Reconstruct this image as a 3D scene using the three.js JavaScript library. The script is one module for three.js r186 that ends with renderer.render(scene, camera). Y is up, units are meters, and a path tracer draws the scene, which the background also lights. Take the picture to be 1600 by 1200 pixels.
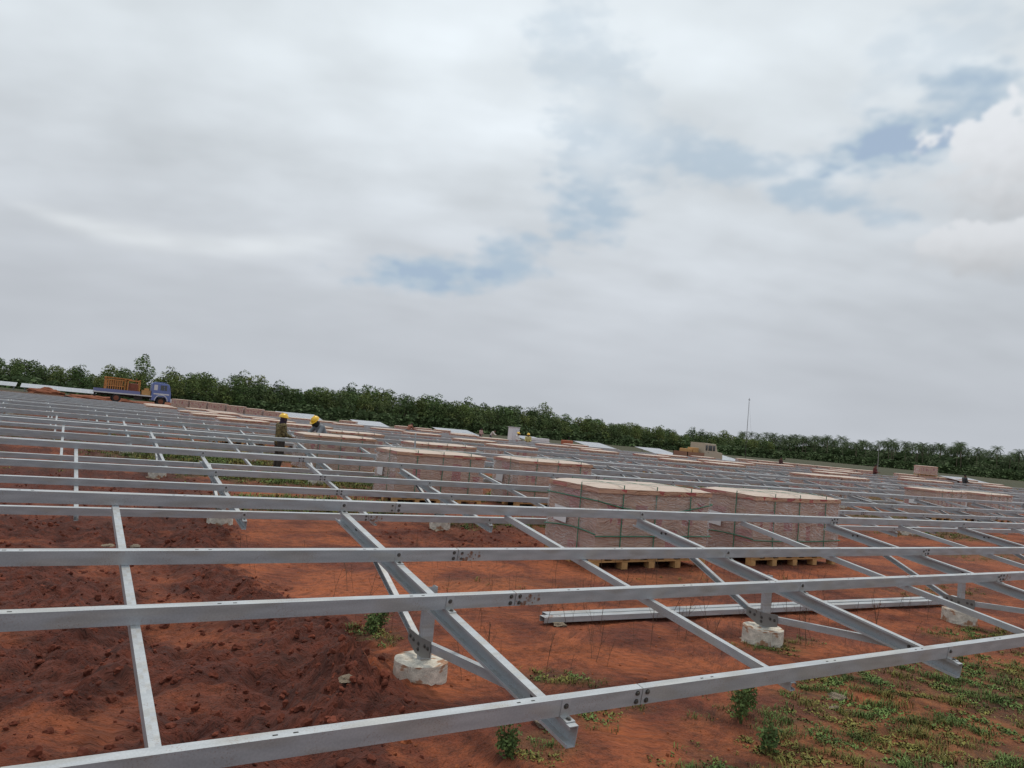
import * as THREE from 'three';
import { mergeGeometries, mergeVertices, toCreasedNormals } from 'three/addons/utils/BufferGeometryUtils.js';
import { RoundedBoxGeometry } from 'three/addons/geometries/RoundedBoxGeometry.js';
import { MarchingCubes } from 'three/addons/objects/MarchingCubes.js';
import { createNoise2D, createNoise3D } from 'simplex-noise';

// ---------------------------------------------------------------- camera, sky, sun, exposure
const scene = new THREE.Scene();
const camera = new THREE.PerspectiveCamera(55.52, 4 / 3, 0.05, 9000);
{
  const yaw = 0.5523, pitch = 0.0622, roll = 0.0915;
  const f = new THREE.Vector3(Math.sin(yaw) * Math.cos(pitch), Math.sin(pitch), -Math.cos(yaw) * Math.cos(pitch));
  const r = new THREE.Vector3(Math.cos(yaw), 0, Math.sin(yaw));
  const u = new THREE.Vector3().crossVectors(r, f);
  camera.position.set(-2.068, 1.623, 2.693);
  camera.up.copy(r.clone().multiplyScalar(-Math.sin(roll)).addScaledVector(u, Math.cos(roll)));
  camera.lookAt(camera.position.clone().add(f));
}
const renderer = new THREE.WebGLRenderer({ antialias: true });
renderer.toneMapping = THREE.LinearToneMapping;
renderer.toneMappingExposure = 1.0;
renderer.shadowMap.enabled = true;

const rng = (s) => () => { s = (s + 0x6d2b79f5) | 0; let t = Math.imul(s ^ (s >>> 15), 1 | s); t = (t + Math.imul(t ^ (t >>> 7), 61 | t)) ^ t; return ((t ^ (t >>> 14)) >>> 0) / 4294967296; };
const n2 = createNoise2D(rng(11)), n3 = createNoise3D(rng(23));
const clamp = (x, a = 0, b = 1) => Math.min(b, Math.max(a, x));
const sst = (a, b, x) => { const t = clamp((x - a) / (b - a)); return t * t * (3 - 2 * t); };
const mix = (a, b, t) => a + (b - a) * t;
const fbm2 = (x, y, o = 4) => { let s = 0, a = 0.5, f = 1; for (let i = 0; i < o; i++) { s += a * n2(x * f + 17 * i, y * f - 9 * i); a *= 0.5; f *= 2.03; } return s; };
const fbm3 = (x, y, z, o = 4) => { let s = 0, a = 0.5, f = 1; for (let i = 0; i < o; i++) { s += a * n3(x * f + 13 * i, y * f, z * f - 7 * i); a *= 0.5; f *= 2.03; } return s; };

// sky: a high grey sheet of cloud with a few openings, one heaped cloud; azimuth from -z towards +x, degrees
{
  const W = 2048, H = 1024, data = new Float32Array(W * H * 4), D = Math.PI / 180;
  // openings to the blue: az, el, half width, half height, tilt (deg), depth
  const gaps = [[25.5, 11.4, 6.2, 1.3, 6, 1.0], [30.8, 13.2, 2.6, 2.0, 25, 0.9], [36.3, 18.0, 3.0, 3.0, -30, 0.9], [37.2, 23.0, 3.6, 4.6, 0, 0.62], [46.0, 21.0, 4.6, 1.5, -6, 0.75], [41.5, 21.8, 3.4, 2.2, 0, 0.6],
    [58.4, 21.9, 4.6, 1.8, 12, 1.15], [62.8, 23.8, 2.6, 2.6, 20, 0.95], [53.4, 18.7, 3.8, 1.0, -8, 0.85], [58.0, 17.0, 1.8, 0.7, -10, 0.7], [34.0, 28.5, 3.0, 3.4, 0, 0.38], [61, 27.5, 4.5, 2.2, 20, 0.3]];
  const puffs = [[35.7, 25.0, 2.0, 1.6, 20, 0.75], [39.5, 24.6, 2.2, 1.8, -20, 0.75], [36.6, 20.4, 1.7, 1.2, -30, 0.7], [38, 21.6, 1.4, 0.8, 0, 0.5]];
  const ell = (g, az, el) => { let da = (az - g[0]) * Math.cos(el * D), de = el - g[1]; const c = Math.cos(g[4] * D), s = Math.sin(g[4] * D), x = (da * c + de * s) / g[2], y = (-da * s + de * c) / g[3]; return x * x + y * y; };
  for (let j = 0; j < H; j++) {
    const el = ((j + 0.5) / H - 0.5) * 180;
    for (let i = 0; i < W; i++) {
      const ph = ((i + 0.5) / W - 0.5) * 2 * Math.PI, ce = Math.cos(el * D), dx = Math.cos(ph) * ce, dz = Math.sin(ph) * ce, dy = Math.sin(el * D);
      const az = Math.atan2(dx, -dz) / D, o = (j * W + i) * 4;
      const e = Math.max(dy, 0.0);
      const k = 1.3 / (e + 0.26), px = dx * k, pz = dz * k;               // flat layer overhead
      const big = fbm2(px * 0.55 + 3, pz * 0.55, 4), fine = fbm2(px * 2.1, pz * 2.1 + 7, 5), wisp = fbm2(px * 0.9 + pz * 0.5 + 11, pz * 2.6 - px * 1.2, 4);
      const t = sst(0.0, 0.5, e);
      let L = mix(0.54, 0.785, t) * (1 + 0.10 * big + 0.085 * fine * sst(0.03, 0.3, e) + 0.10 * wisp * sst(0.02, 0.26, e));
      let r = L * mix(0.945, 0.925, t), g = L * 1.0, b = L * mix(1.085, 1.055, t);
      { const lob = (a0, e0, wa, we, q) => q * Math.exp(-Math.pow((az - a0) / wa, 2) - Math.pow((el - e0) / we, 2)), q = 1 + lob(25, 26, 11, 8, 0.09) + lob(7, 15.5, 9, 4, -0.07) + lob(45, 13, 12, 3, 0.05) + lob(64, 10, 8, 4, -0.06); r *= q; g *= q; b *= q; }
      // openings
      let gap = 0;
      const wob = 0.5 * fbm2(az * 0.16 + 5, el * 0.34, 4) + 0.34 * fbm2(az * 0.36, el * 0.9 + 3, 4);
      for (const q of gaps) { const d = ell(q, az, el); if (d < 6) gap = Math.max(gap, q[5] * (1 - sst(-0.25, 2.0, d + wob * 2.4))); }
      const rest = sst(0.34, 0.6, big * 0.9 + wisp * 0.35) * sst(0.12, 0.3, e) * (az < -12 || az > 72 || el > 33 ? 0.8 : 0.0);   // the same kind of openings go on round the sky
      for (const q of puffs) gap *= 1 - q[5] * Math.exp(-ell(q, az, el) * (1.1 + 1.6 * wob)); gap = clamp(Math.max(gap, rest), 0, 1.15);
      const dp = sst(0.85, 1.12, gap), B = [mix(0.40, 0.33, dp), mix(0.515, 0.44, dp), mix(0.63, 0.595, dp)];
      const ga = clamp(gap * 1.05) * 0.88; r = mix(r, B[0], ga); g = mix(g, B[1], ga); b = mix(b, B[2], ga);
      // heaped cloud low on the right
      const heap = (ca, cel, wa, we, amp, sh) => {
        const up = (el - cel) / we, d = Math.sqrt(ell([ca, cel, wa, we, 0], az, el)) + 0.34 * fbm2(az * 0.30 + ca, el * 0.36, 5), top = sst(-0.9, 0.85, up + 0.16 * fbm2(az * 0.5, el * 0.7, 4));
        const w = mix(0.75, 0.1, sst(-0.3, 0.5, up)), m = 1 - sst(1 - w, 1.0, d); if (m <= 0) return;                  // crisp heaped head, the base lost in the sheet
        const l = mix(sh, amp, top); r = mix(r, l * 0.965, m); g = mix(g, l, m); b = mix(b, l * 1.045, m);
      };
      heap(70.5, 18.6, 10.5, 6.0, 0.82, 0.47); heap(65.0, 14.4, 5.4, 2.2, 0.74, 0.52);
      // long bright streak on the left
      const sm = el - (10.9 + 0.012 * (az - 4) * (az - 4) + 0.02 * (az - 4)), st = Math.exp(-Math.pow(sm / mix(0.35, 0.75, sst(-5, 4, az)), 2)) * sst(-5.5, 0, az) * (1 - sst(10, 21, az));
      const stv = clamp(st * (1 + 0.5 * wisp)) * 0.24; r += stv * 0.62; g += stv * 0.63; b += stv * 0.58;
      if (el < 0) { const q = sst(0, -6, el); r = mix(r, 0.2, q); g = mix(g, 0.16, q); b = mix(b, 0.13, q); }
      data[o] = r; data[o + 1] = g; data[o + 2] = b; data[o + 3] = 1;
    }
  }
  const sky = new THREE.DataTexture(data, W, H, THREE.RGBAFormat, THREE.FloatType);
  sky.mapping = THREE.EquirectangularReflectionMapping; sky.magFilter = THREE.LinearFilter; sky.minFilter = THREE.LinearFilter; sky.wrapS = THREE.RepeatWrapping; sky.needsUpdate = true;
  scene.background = sky; scene.environment = sky; scene.backgroundIntensity = 1; scene.environmentIntensity = 1;
}
const sun = new THREE.DirectionalLight(0xfff3e2, 1.5);
sun.position.set(45, 110, -50); sun.target.position.set(20, 0, -25);
sun.castShadow = true; sun.shadow.radius = 26; sun.shadow.mapSize.set(4096, 4096);
Object.assign(sun.shadow.camera, { left: -90, right: 90, top: 90, bottom: -90, near: 1, far: 320 });
scene.add(sun, sun.target);

// ---------------------------------------------------------------- helpers
const taken = new Map();
const numbered = (name) => { const k = taken.get(name) ?? 0; taken.set(name, k + 1); return k ? name + '_' + String(k).padStart(3, '0') : name; };
const mesh = (name, geo, mat, parent, x = 0, y = 0, z = 0) => { const m = new THREE.Mesh(geo, mat); m.name = name; m.position.set(x, y, z); m.castShadow = m.receiveShadow = true; parent.add(m); return m; };
function thing(name, label, category, x, y, z, turn = 0, group) {
  const o = new THREE.Group(); o.name = numbered(name); o.position.set(x, y, z); o.rotation.y = turn; o.userData = { label, category }; if (group) o.userData.group = group; scene.add(o); return o;
}
const tag = (m, label, category, group, kind) => { m.name = numbered(m.name); m.userData = { label, category }; if (group) m.userData.group = group; if (kind) m.userData.kind = kind; return m; };
// uv in metres, projected on the main axis of each face
function uvm(g, s = 1) {
  g = g.index ? g.toNonIndexed() : g; const p = g.attributes.position, n = g.attributes.normal, uv = new Float32Array(p.count * 2);
  for (let i = 0; i < p.count; i++) {
    const ax = Math.abs(n.getX(i)), ay = Math.abs(n.getY(i)), az = Math.abs(n.getZ(i)), x = p.getX(i), y = p.getY(i), z = p.getZ(i);
    if (ax > ay && ax > az) { uv[2 * i] = z * s; uv[2 * i + 1] = y * s; } else if (ay > az) { uv[2 * i] = x * s; uv[2 * i + 1] = z * s; } else { uv[2 * i] = x * s; uv[2 * i + 1] = y * s; }
  }
  g.setAttribute('uv', new THREE.BufferAttribute(uv, 2)); return g;
}
const bx = (w, h, d, x = 0, y = 0, z = 0) => new THREE.BoxGeometry(w, h, d).toNonIndexed().translate(x, y, z);
const cy = (r0, r1, h, seg, x = 0, y = 0, z = 0, ax = 'y') => { const g = new THREE.CylinderGeometry(r0, r1, h, seg).toNonIndexed(); if (ax === 'x') g.rotateZ(Math.PI / 2); if (ax === 'z') g.rotateX(Math.PI / 2); return g.translate(x, y, z); };
const rbx = (w, h, d, r, x = 0, y = 0, z = 0) => { const g = new RoundedBoxGeometry(w, h, d, 2, r); return (g.index ? g.toNonIndexed() : g).translate(x, y, z); };
const join = (list) => mergeGeometries(list.map((g) => { const q = g.index ? g.toNonIndexed() : g; for (const k of Object.keys(q.attributes)) if (!['position', 'normal', 'uv'].includes(k)) q.deleteAttribute(k); return q; }));
function tube(points, r, seg = 16, rad = 6) { return new THREE.TubeGeometry(new THREE.CatmullRomCurve3(points.map((p) => new THREE.Vector3(...p))), seg, r, rad, false).toNonIndexed(); }
// a lipped channel profile: web along the first axis side, extruded along z by len
function channel(w, h, t, lip, len) {                                    // web on x = 0, flanges to +x, y from 0 to h
  const s = new THREE.Shape(); s.moveTo(0, 0); s.lineTo(w, 0); s.lineTo(w, lip); s.lineTo(w - t, lip); s.lineTo(w - t, t); s.lineTo(t, t); s.lineTo(t, h - t); s.lineTo(w - t, h - t); s.lineTo(w - t, h - lip); s.lineTo(w, h - lip); s.lineTo(w, h); s.lineTo(0, h); s.closePath();
  return new THREE.ExtrudeGeometry(s, { depth: len, bevelEnabled: false, steps: 1 });
}
// periodic noise textures
function tileTex(size, fn, srgb) {
  const d = new Uint8Array(size * size * 4);
  for (let y = 0; y < size; y++) for (let x = 0; x < size; x++) { const c = fn(x / size, y / size), o = (y * size + x) * 4; d[o] = clamp(c[0], 0, 1) * 255; d[o + 1] = clamp(c[1], 0, 1) * 255; d[o + 2] = clamp(c[2], 0, 1) * 255; d[o + 3] = 255; }
  const t = new THREE.DataTexture(d, size, size, THREE.RGBAFormat); t.wrapS = t.wrapT = THREE.RepeatWrapping; t.magFilter = THREE.LinearFilter; t.minFilter = THREE.LinearMipmapLinearFilter; t.generateMipmaps = true; if (srgb) t.colorSpace = THREE.SRGBColorSpace; t.needsUpdate = true; return t;
}
const tn = (u, v, f, s = 0) => { const a = u * 2 * Math.PI, b = v * 2 * Math.PI, R = f / (2 * Math.PI); return n3(Math.cos(a) * R + s, Math.sin(a) * R + Math.cos(b) * R * 1.31, Math.sin(b) * R * 1.31 - s); };
const tfbm = (u, v, f, o, s = 0) => { let q = 0, a = 0.5; for (let i = 0; i < o; i++) { q += a * tn(u, v, f, s + i * 5); a *= 0.55; f *= 2; } return q; };

// ---------------------------------------------------------------- ground
const R1 = rng(101);
const gBase = (x, z = 0) => -0.36 * Math.tanh(x / 60) + 0.62 * sst(80, 92, -z) * (1 - sst(12, 30, x));      // the far left road lies a little higher
// edge between the dark freshly turned soil (left) and the pale trodden soil: x of the edge at depth z
const edgeX = (z) => { const q = [[1.5, -1.2], [-0.44, -0.45], [-1.14, -0.12], [-1.6, -0.2], [-2.23, 0.05], [-3.12, -0.02], [-3.8, -0.25], [-4.9, -0.5], [-8.2, 0.05], [-18.7, 1.1], [-28, 1.8], [-70, 4]]; for (let i = 0; i < q.length - 1; i++) if (z <= q[i][0] && z >= q[i + 1][0]) return mix(q[i][1], q[i + 1][1], (q[i][0] - z) / (q[i][0] - q[i + 1][0])); return z > 0 ? -1.2 : 4; };
function darkSoil(x, z) {
  const w = 0.35 * fbm2(x * 0.9, z * 0.9, 3) + 0.12 * n2(x * 4, z * 4);
  let d = 1 - sst(-0.18, 0.25, x - edgeX(z) + w * 1.1);
  d *= 1 - 0.62 * sst(0.02, 0.30, fbm2(x * 0.55 + 9, z * 0.42 + 2, 3)) * sst(0.35, 0.75, edgeX(z) - x);          // trodden lighter tracks in it
  const b = Math.hypot((x - 3.7) / 2.0, (z + 6.9) / 1.6) + w; d = Math.max(d, 0.62 * (1 - sst(0.6, 1.15, b)));
  const far = sst(0.12, 0.4, fbm2(x * 0.16 + 40, z * 0.3 - 12, 3)) * sst(7, 12, -z) * 0.55; return clamp(Math.max(d, far));
}
const grassSpots = [[2.4, 0.15, 1.5, 0.75, 1.0], [4.3, -0.15, 1.9, 0.8, 0.95], [3.1, -0.62, 0.75, 0.32, 1.15], [1.05, 0.42, 0.7, 0.5, 0.8], [5.5, 0.5, 2.2, 1.2, 1.0], [0.12, -2.42, 0.24, 0.3, 0.8], [1.0, -1.3, 0.32, 0.25, 0.75], [3.45, -1.45, 0.5, 0.24, 0.9], [6.1, -1.1, 0.8, 0.35, 0.8],
  [4.7, -3.9, 1.6, 0.5, 0.42], [8.2, -2.6, 1.5, 0.5, 0.5], [2.0, -4.0, 1.1, 0.4, 0.28], [14.6, -5.0, 2.2, 0.8, 0.8], [18, -7.6, 3, 1, 0.9], [4.6, -8.2, 1.6, 0.7, 0.6], [1.9, -10.0, 1.9, 1.2, 1.1], [3.4, -14.8, 3.2, 1.9, 1.1], [1.4, -19.5, 2.6, 2.4, 1.1], [5, -22, 4, 3, 0.8], [9, -12, 4, 1.4, 0.7], [12, -18, 5, 2, 0.7], [22, -12, 6, 2, 0.8], [16, -26, 8, 4, 0.7], [30, -20, 9, 4, 0.7], [0.25, -0.5, 0.3, 0.25, 0.8], [0.85, -0.7, 0.4, 0.16, 0.7], [12.5, -9.5, 3, 0.9, 0.7], [0.4, -9.0, 0.8, 0.3, 0.4]];
function grassAt(x, z) {
  let m = 0; for (const g of grassSpots) { const d = Math.hypot((x - g[0]) / g[2], (z - g[1]) / g[3]); if (d < 1.6) m = Math.max(m, g[4] * (1 - sst(0.35, 1.25, d + 0.55 * fbm2(x * 1.6, z * 1.6, 3)))); }
  m = Math.max(m, sst(0.12, 0.45, fbm2(x * 0.21 + 70, z * 0.33 + 5, 3)) * sst(9, 22, -z) * 0.75); return clamp(m);
}
const pileSpots = [];                                                    // x, z of every near pile, filled below
function height(x, z) {
  let h = gBase(x, z); const r = Math.hypot(x + 2, z - 2.7);
  if (r < 60) {
    const d = darkSoil(x, z), fade = 1 - sst(25, 60, r);
    const cl = 1 - Math.abs(fbm2(x * 2.6, z * 2.6, 4)) * 2, fi = fbm2(x * 9, z * 9, 3);
    const fu = fbm2(x * 1.9 + 0.5 * z + 30, z * 0.55 - 3, 3);                                            // long soft furrows
    h += fade * (d * (0.045 * cl - 0.03 + 0.03 * fi * (0.35 + 0.9 * clamp(0.5 + fu)) + 0.09 * fu + 0.05 * fbm2(x * 0.8, z * 0.8, 2)) + (1 - d) * (0.016 * fi * (0.4 + Math.abs(fbm2(x * 0.7, z * 0.7, 2))) + 0.02 * fbm2(x * 1.1, z * 1.1, 3)));
    // a bank of thrown-up soil along the edge, highest against the nearest pile
    const e = x - edgeX(z); h += fade * 0.07 * Math.exp(-Math.pow((e + 0.28) / 0.24, 2)) * (0.55 + 0.8 * clamp(fbm2(x * 1.6, z * 1.6, 3) + 0.4)) * (1 - sst(8, 14, -z));
    h += 0.13 * Math.exp(-(Math.pow((x + 0.34) / 0.26, 2) + Math.pow((z + 1.62) / 0.34, 2))) * (0.75 + 0.7 * fi);
    h += 0.09 * Math.exp(-(Math.pow((x + 0.22) / 0.22, 2) + Math.pow((z + 8.1) / 0.5, 2)));
    for (const [qx, qz] of pileSpots) { const q = Math.hypot(x - qx, z - qz); if (q < 0.2) h = Math.min(h, gBase(x) + 0.02); }
  }
  return h;
}
// ---- sizes of the frames
const TILT = 0.1473, ST = Math.sin(TILT), CT = Math.cos(TILT), SP = 3.2808, PITCH = 6.087, ROWS = 12, SEG = 6.18;
const PS = [0, 1.2006, 2.0089, 3.209], rowDx = (n) => -0.133 * n, rowDy = [0, -0.036, 0.02, 0.02, 0.0, 0.0, 0.02, 0, 0, 0, 0, 0, 0];
const rowZ = (n) => -PITCH * n, rowY = (n, x) => gBase(x) + 0.354 + (rowDy[n] ?? 0);
const POSTS = -1.575;
const rowMin = (n) => -2.07 - 0.061 * (-rowZ(n) + 2.7) - 1.0, rowMax = (n) => Math.min(2.36 * (-rowZ(n) + 2.7 + 3.2) + 2, (67 - 0.852 * (-rowZ(n) + 4)) / 0.524 - 2);
for (let n = 0; n < 3; n++) for (let k = -1; k < 9; k++) pileSpots.push([k * SP + rowDx(n) + 0.07, rowZ(n) + POSTS]);

{
  const axis = (a0, a1, st, far, q) => { const out = []; for (let a = a0; a <= a1 + 1e-6; a += st) out.push(a); let s = st, a = a1; while (a < far[1]) { s *= q; a += s; out.push(Math.min(a, far[1])); } s = st; a = a0; while (a > far[0]) { s *= q; a -= s; out.unshift(Math.max(a, far[0])); } return out; };
  const xs = axis(-3.2, 6.5, 0.026, [-3500, 3500], 1.05), zs = axis(-6.5, 1.4, 0.026, [-4000, 400], 1.055), nx = xs.length, nz = zs.length;
  const pos = new Float32Array(nx * nz * 3), col = new Float32Array(nx * nz * 3), uv = new Float32Array(nx * nz * 2);
  for (let j = 0; j < nz; j++) for (let i = 0; i < nx; i++) {
    const x = xs[i], z = zs[j], o = j * nx + i; pos[o * 3] = x; pos[o * 3 + 1] = height(x, z); pos[o * 3 + 2] = z; uv[o * 2] = x / 1.7; uv[o * 2 + 1] = z / 1.7;
    const d = darkSoil(x, z), t = 0.5 + 0.5 * fbm2(x * 0.8 + 4, z * 0.8, 4), s = 0.5 + 0.5 * n2(x * 3.1 + 5, z * 3.1), far = sst(85, 140, Math.hypot(x, z));
    const tt = sst(0.28, 0.74, t + 0.22 * n2(x * 0.35 + 60, z * 0.6) + 0.3 * Math.exp(-Math.pow((x - 0.9) / 1.3, 2) - Math.pow((z + 3.9) / 1.0, 2))); let c = [mix(0.155, 0.345, tt), mix(0.036, 0.093, tt), mix(0.0155, 0.031, tt)];                            // trodden red-orange soil
    const dk = [mix(0.075, 0.14, s), mix(0.0175, 0.031, s), mix(0.0095, 0.0145, s)];                        // moist turned soil
    const g = grassAt(x, z) * mix(0.4, 0.8, sst(5, 12, -z)), gc = [0.095, 0.085, 0.03];
    for (let k = 0; k < 3; k++) { let v = mix(c[k], dk[k], d); v = mix(v, gc[k], g); v = mix(v, [0.04, 0.055, 0.02][k], far * 0.92); col[o * 3 + k] = v; }
  }
  const idx = new Uint32Array((nx - 1) * (nz - 1) * 6); let q = 0;
  for (let j = 0; j < nz - 1; j++) for (let i = 0; i < nx - 1; i++) { const a = j * nx + i, b = a + 1, c = a + nx, d = c + 1; idx[q++] = a; idx[q++] = c; idx[q++] = b; idx[q++] = b; idx[q++] = c; idx[q++] = d; }
  const g = new THREE.BufferGeometry(); g.setAttribute('position', new THREE.BufferAttribute(pos, 3)); g.setAttribute('color', new THREE.BufferAttribute(col, 3)); g.setAttribute('uv', new THREE.BufferAttribute(uv, 2)); g.setIndex(new THREE.BufferAttribute(idx, 1)); g.computeVertexNormals();
  const soilMap = tileTex(1024, (u, v) => { const a = 0.76 + 0.42 * tfbm(u, v, 14, 4, 3) + 0.34 * tfbm(u, v, 70, 3, 40), w = tfbm(u, v, 5, 2, 80) * 0.1; return [a + w, a * 0.985 + w, a * 0.95]; });
  const soilBump = tileTex(1024, (u, v) => { const a = 0.5 + 0.55 * tfbm(u, v, 18, 5, 60) + 0.3 * tfbm(u, v, 90, 2, 20); return [a, a, a]; });
  const m = mesh('ground', g, new THREE.MeshStandardMaterial({ vertexColors: true, map: soilMap, bumpMap: soilBump, bumpScale: 0.02, roughness: 0.95, metalness: 0 }), scene);
  m.userData = { kind: 'structure', label: 'red soil ground of the building site, dark and freshly turned on the left', category: 'ground' };
}

// ---------------------------------------------------------------- frame materials
const galvTex = (seed, stains) => {
  const W = 2048, H = 128, d = new Uint8Array(W * H * 4), r = rng(seed), spots = [];                      // 6.18 m by 0.386 m
  for (let i = 0; i < stains; i++) { const cx = r() * W, cyy = r() * H, n = 10 + r() * 30; for (let k = 0; k < n; k++) spots.push([cx + (r() - 0.5) * 70, cyy + (r() - 0.5) * 26, 0.8 + r() * r() * 5, 0.3 + r() * 0.6]); }
  const m = new Float32Array(W * H);
  for (const [x, y, R, a] of spots) for (let j = -8; j <= 8; j++) for (let i = -8; i <= 8; i++) { const X = Math.round(x + i), Y = Math.round(y + j); if (X < 0 || Y < 0 || X >= W || Y >= H) continue; const q = Math.hypot(X - x, (Y - y) * 1.0) / R + 0.4 * n2(X * 0.3, Y * 0.3 + seed); if (q < 1) m[Y * W + X] = Math.max(m[Y * W + X], a * (1 - q * q * 0.5)); }
  for (let y = 0; y < H; y++) for (let x = 0; x < W; x++) {
    const o = (y * W + x) * 4, dust = sst(0.5, 0.9, n2(x * 0.7 + seed, y * 0.7)) * sst(-0.1, 0.6, n2(x * 0.012 + seed, y * 0.02 + 4)) * 0.45, sp = 0.022 * n2(x * 0.21 + seed, y * 0.21) + 0.018 * n2(x * 0.6, y * 0.6 + seed), br = 0.035 * n2(x * 0.01 + seed * 3, y * 0.05), v = 0.672 + sp + br, s = Math.max(m[y * W + x], dust), du = 0.06 * sst(0.1, 0.6, n2(x * 0.006 + seed * 7, y * 0.02));
    d[o] = 255 * clamp(mix(v - du * 0.2, 0.42, s)); d[o + 1] = 255 * clamp(mix((v + 0.021) - du * 0.4, 0.235, s)); d[o + 2] = 255 * clamp(mix((v + 0.04) - du * 0.7, 0.14, s)); d[o + 3] = 255;
  }
  const t = new THREE.DataTexture(d, W, H, THREE.RGBAFormat); t.wrapS = t.wrapT = THREE.RepeatWrapping; t.magFilter = THREE.LinearFilter; t.minFilter = THREE.LinearMipmapLinearFilter; t.generateMipmaps = true; t.colorSpace = THREE.SRGBColorSpace; t.repeat.set(1 / 6.18, 1 / 0.386); t.needsUpdate = true; return t;
};
const galv = [1, 2, 3, 4].map((s) => new THREE.MeshStandardMaterial({ map: galvTex(s * 7, [2, 4, 1, 6][s - 1]), metalness: 0.2, roughness: 0.46 }));
const galvClean = new THREE.MeshStandardMaterial({ map: galvTex(91, 0), metalness: 0.2, roughness: 0.44 });
const galvDull = new THREE.MeshStandardMaterial({ color: new THREE.Color().setRGB(0.23, 0.235, 0.23), metalness: 0.4, roughness: 0.5 });
const boltMat = new THREE.MeshStandardMaterial({ color: new THREE.Color().setRGB(0.12, 0.118, 0.112), metalness: 0.6, roughness: 0.5 });
const slotShadeMat = new THREE.MeshStandardMaterial({ color: new THREE.Color().setRGB(0.03, 0.028, 0.026), roughness: 0.9 });
const concTex = tileTex(512, (u, v) => { const a = 0.86 + 0.16 * tfbm(u, v, 10, 4, 7) + 0.12 * tfbm(u, v, 60, 2, 31), s = sst(0.08, 0.4, tfbm(u, v, 4, 4, 55)); const m = s * 0.75; return [mix(a * 0.93, 0.58, m), mix(a * 0.905, 0.38, m), mix(a * 0.85, 0.26, m)]; }, true);
const concrete = new THREE.MeshStandardMaterial({ map: concTex, bumpMap: concTex, bumpScale: 0.006, roughness: 0.92 });
const rubble = new THREE.MeshStandardMaterial({ map: concTex, color: new THREE.Color().setRGB(0.72, 0.64, 0.55), bumpMap: concTex, bumpScale: 0.012, roughness: 0.96 });

// ---------------------------------------------------------------- frame parts, shared between all rows
const G = {};
{
  const c = channel(0.046, 0.0823, 0.003, 0.013, SEG - 0.005);           // web on x = 0 -> turn so that the web faces +z and the length runs along +x
  c.applyMatrix4(new THREE.Matrix4().makeBasis(new THREE.Vector3(0, 0, -1), new THREE.Vector3(0, 1, 0), new THREE.Vector3(1, 0, 0))); G.purlin = uvm(c);
  const r = channel(0.05, 0.1, 0.004, 0.016, 3.375); r.rotateZ(Math.PI); r.translate(0.05, 0, -3.29); G.rafter = uvm(r);   // x 0..0.05, the open side to -x
  const t = channel(0.042, 0.05, 0.003, 0.012, 3.25); t.translate(-0.021, -0.0505, -3.24); G.tie = uvm(t);
  const p = channel(0.046, 0.08, 0.004, 0.016, 1); p.applyMatrix4(new THREE.Matrix4().makeBasis(new THREE.Vector3(0, 0, -1), new THREE.Vector3(1, 0, 0), new THREE.Vector3(0, -1, 0)));   // upright, web to +z, x 0..0.08, y -1..0
  G.post = uvm(p.translate(0, 1, 0.023));
  const s = new THREE.Shape(); s.moveTo(-0.165, 0.0); s.lineTo(-0.165, 0.1); s.lineTo(-0.02, 0.085); s.lineTo(0.165, 0.095); s.lineTo(0.165, 0.022); s.lineTo(0.04, -0.03); s.lineTo(-0.06, -0.03); s.closePath();
  G.plate = uvm(new THREE.ExtrudeGeometry(s, { depth: 0.006, bevelEnabled: false }).rotateY(Math.PI / 2));   // in the yz plane: shape x -> -z
  const beam = (z0, y0, z1, y1) => { const L = Math.hypot(z1 - z0, y1 - y0), g = channel(0.038, 0.052, 0.003, 0.01, L); g.translate(0, -0.026, 0); const d = new THREE.Vector3(0, y1 - y0, z1 - z0).normalize(), xx = new THREE.Vector3(1, 0, 0), up = new THREE.Vector3().crossVectors(d, xx); if (up.y < 0) { up.negate(); xx.negate(); g.translate(-0.038, 0, 0); } g.applyMatrix4(new THREE.Matrix4().makeBasis(xx, up, d).setPosition(0, y0, z0)); return uvm(g); };
  const raf = (s2) => [-s2 * CT, 0.354 + s2 * ST - 0.055 / CT];
  G.braceFront = beam(POSTS + 0.1, 0.225, ...raf(0.28)); G.braceRear = beam(POSTS - 0.1, 0.22, ...raf(2.84));
  G.cleat = uvm(join([bx(0.05, 0.082, 0.004, 0.027, 0.0435, 0.0025), bx(0.05, 0.004, 0.052, 0.027, 0.0025, 0.0305)]));
  const hex = (x, y, z, ax) => { const g = cy(0.0085, 0.0085, 0.009, 6, 0, 0, 0, ax); return g.translate(x, y, z); };
  G.boltZ = join([hex(0, 0, 0.0045, 'z'), cy(0.0135, 0.0135, 0.002, 10, 0, 0, 0.001, 'z')]); G.boltY = join([hex(0, 0.0045, 0, 'y'), cy(0.0135, 0.0135, 0.002, 10, 0, 0.001, 0, 'y')]); G.boltX = join([hex(-0.0045, 0, 0, 'x'), cy(0.0135, 0.0135, 0.002, 10, -0.001, 0, 0, 'x')]);
  G.splice = uvm(bx(0.2, 0.07, 0.004, 0, 0.041, -0.0055)); G.slot = bx(0.019, 0.0012, 0.007);
  G.beam = beam;
}
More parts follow.
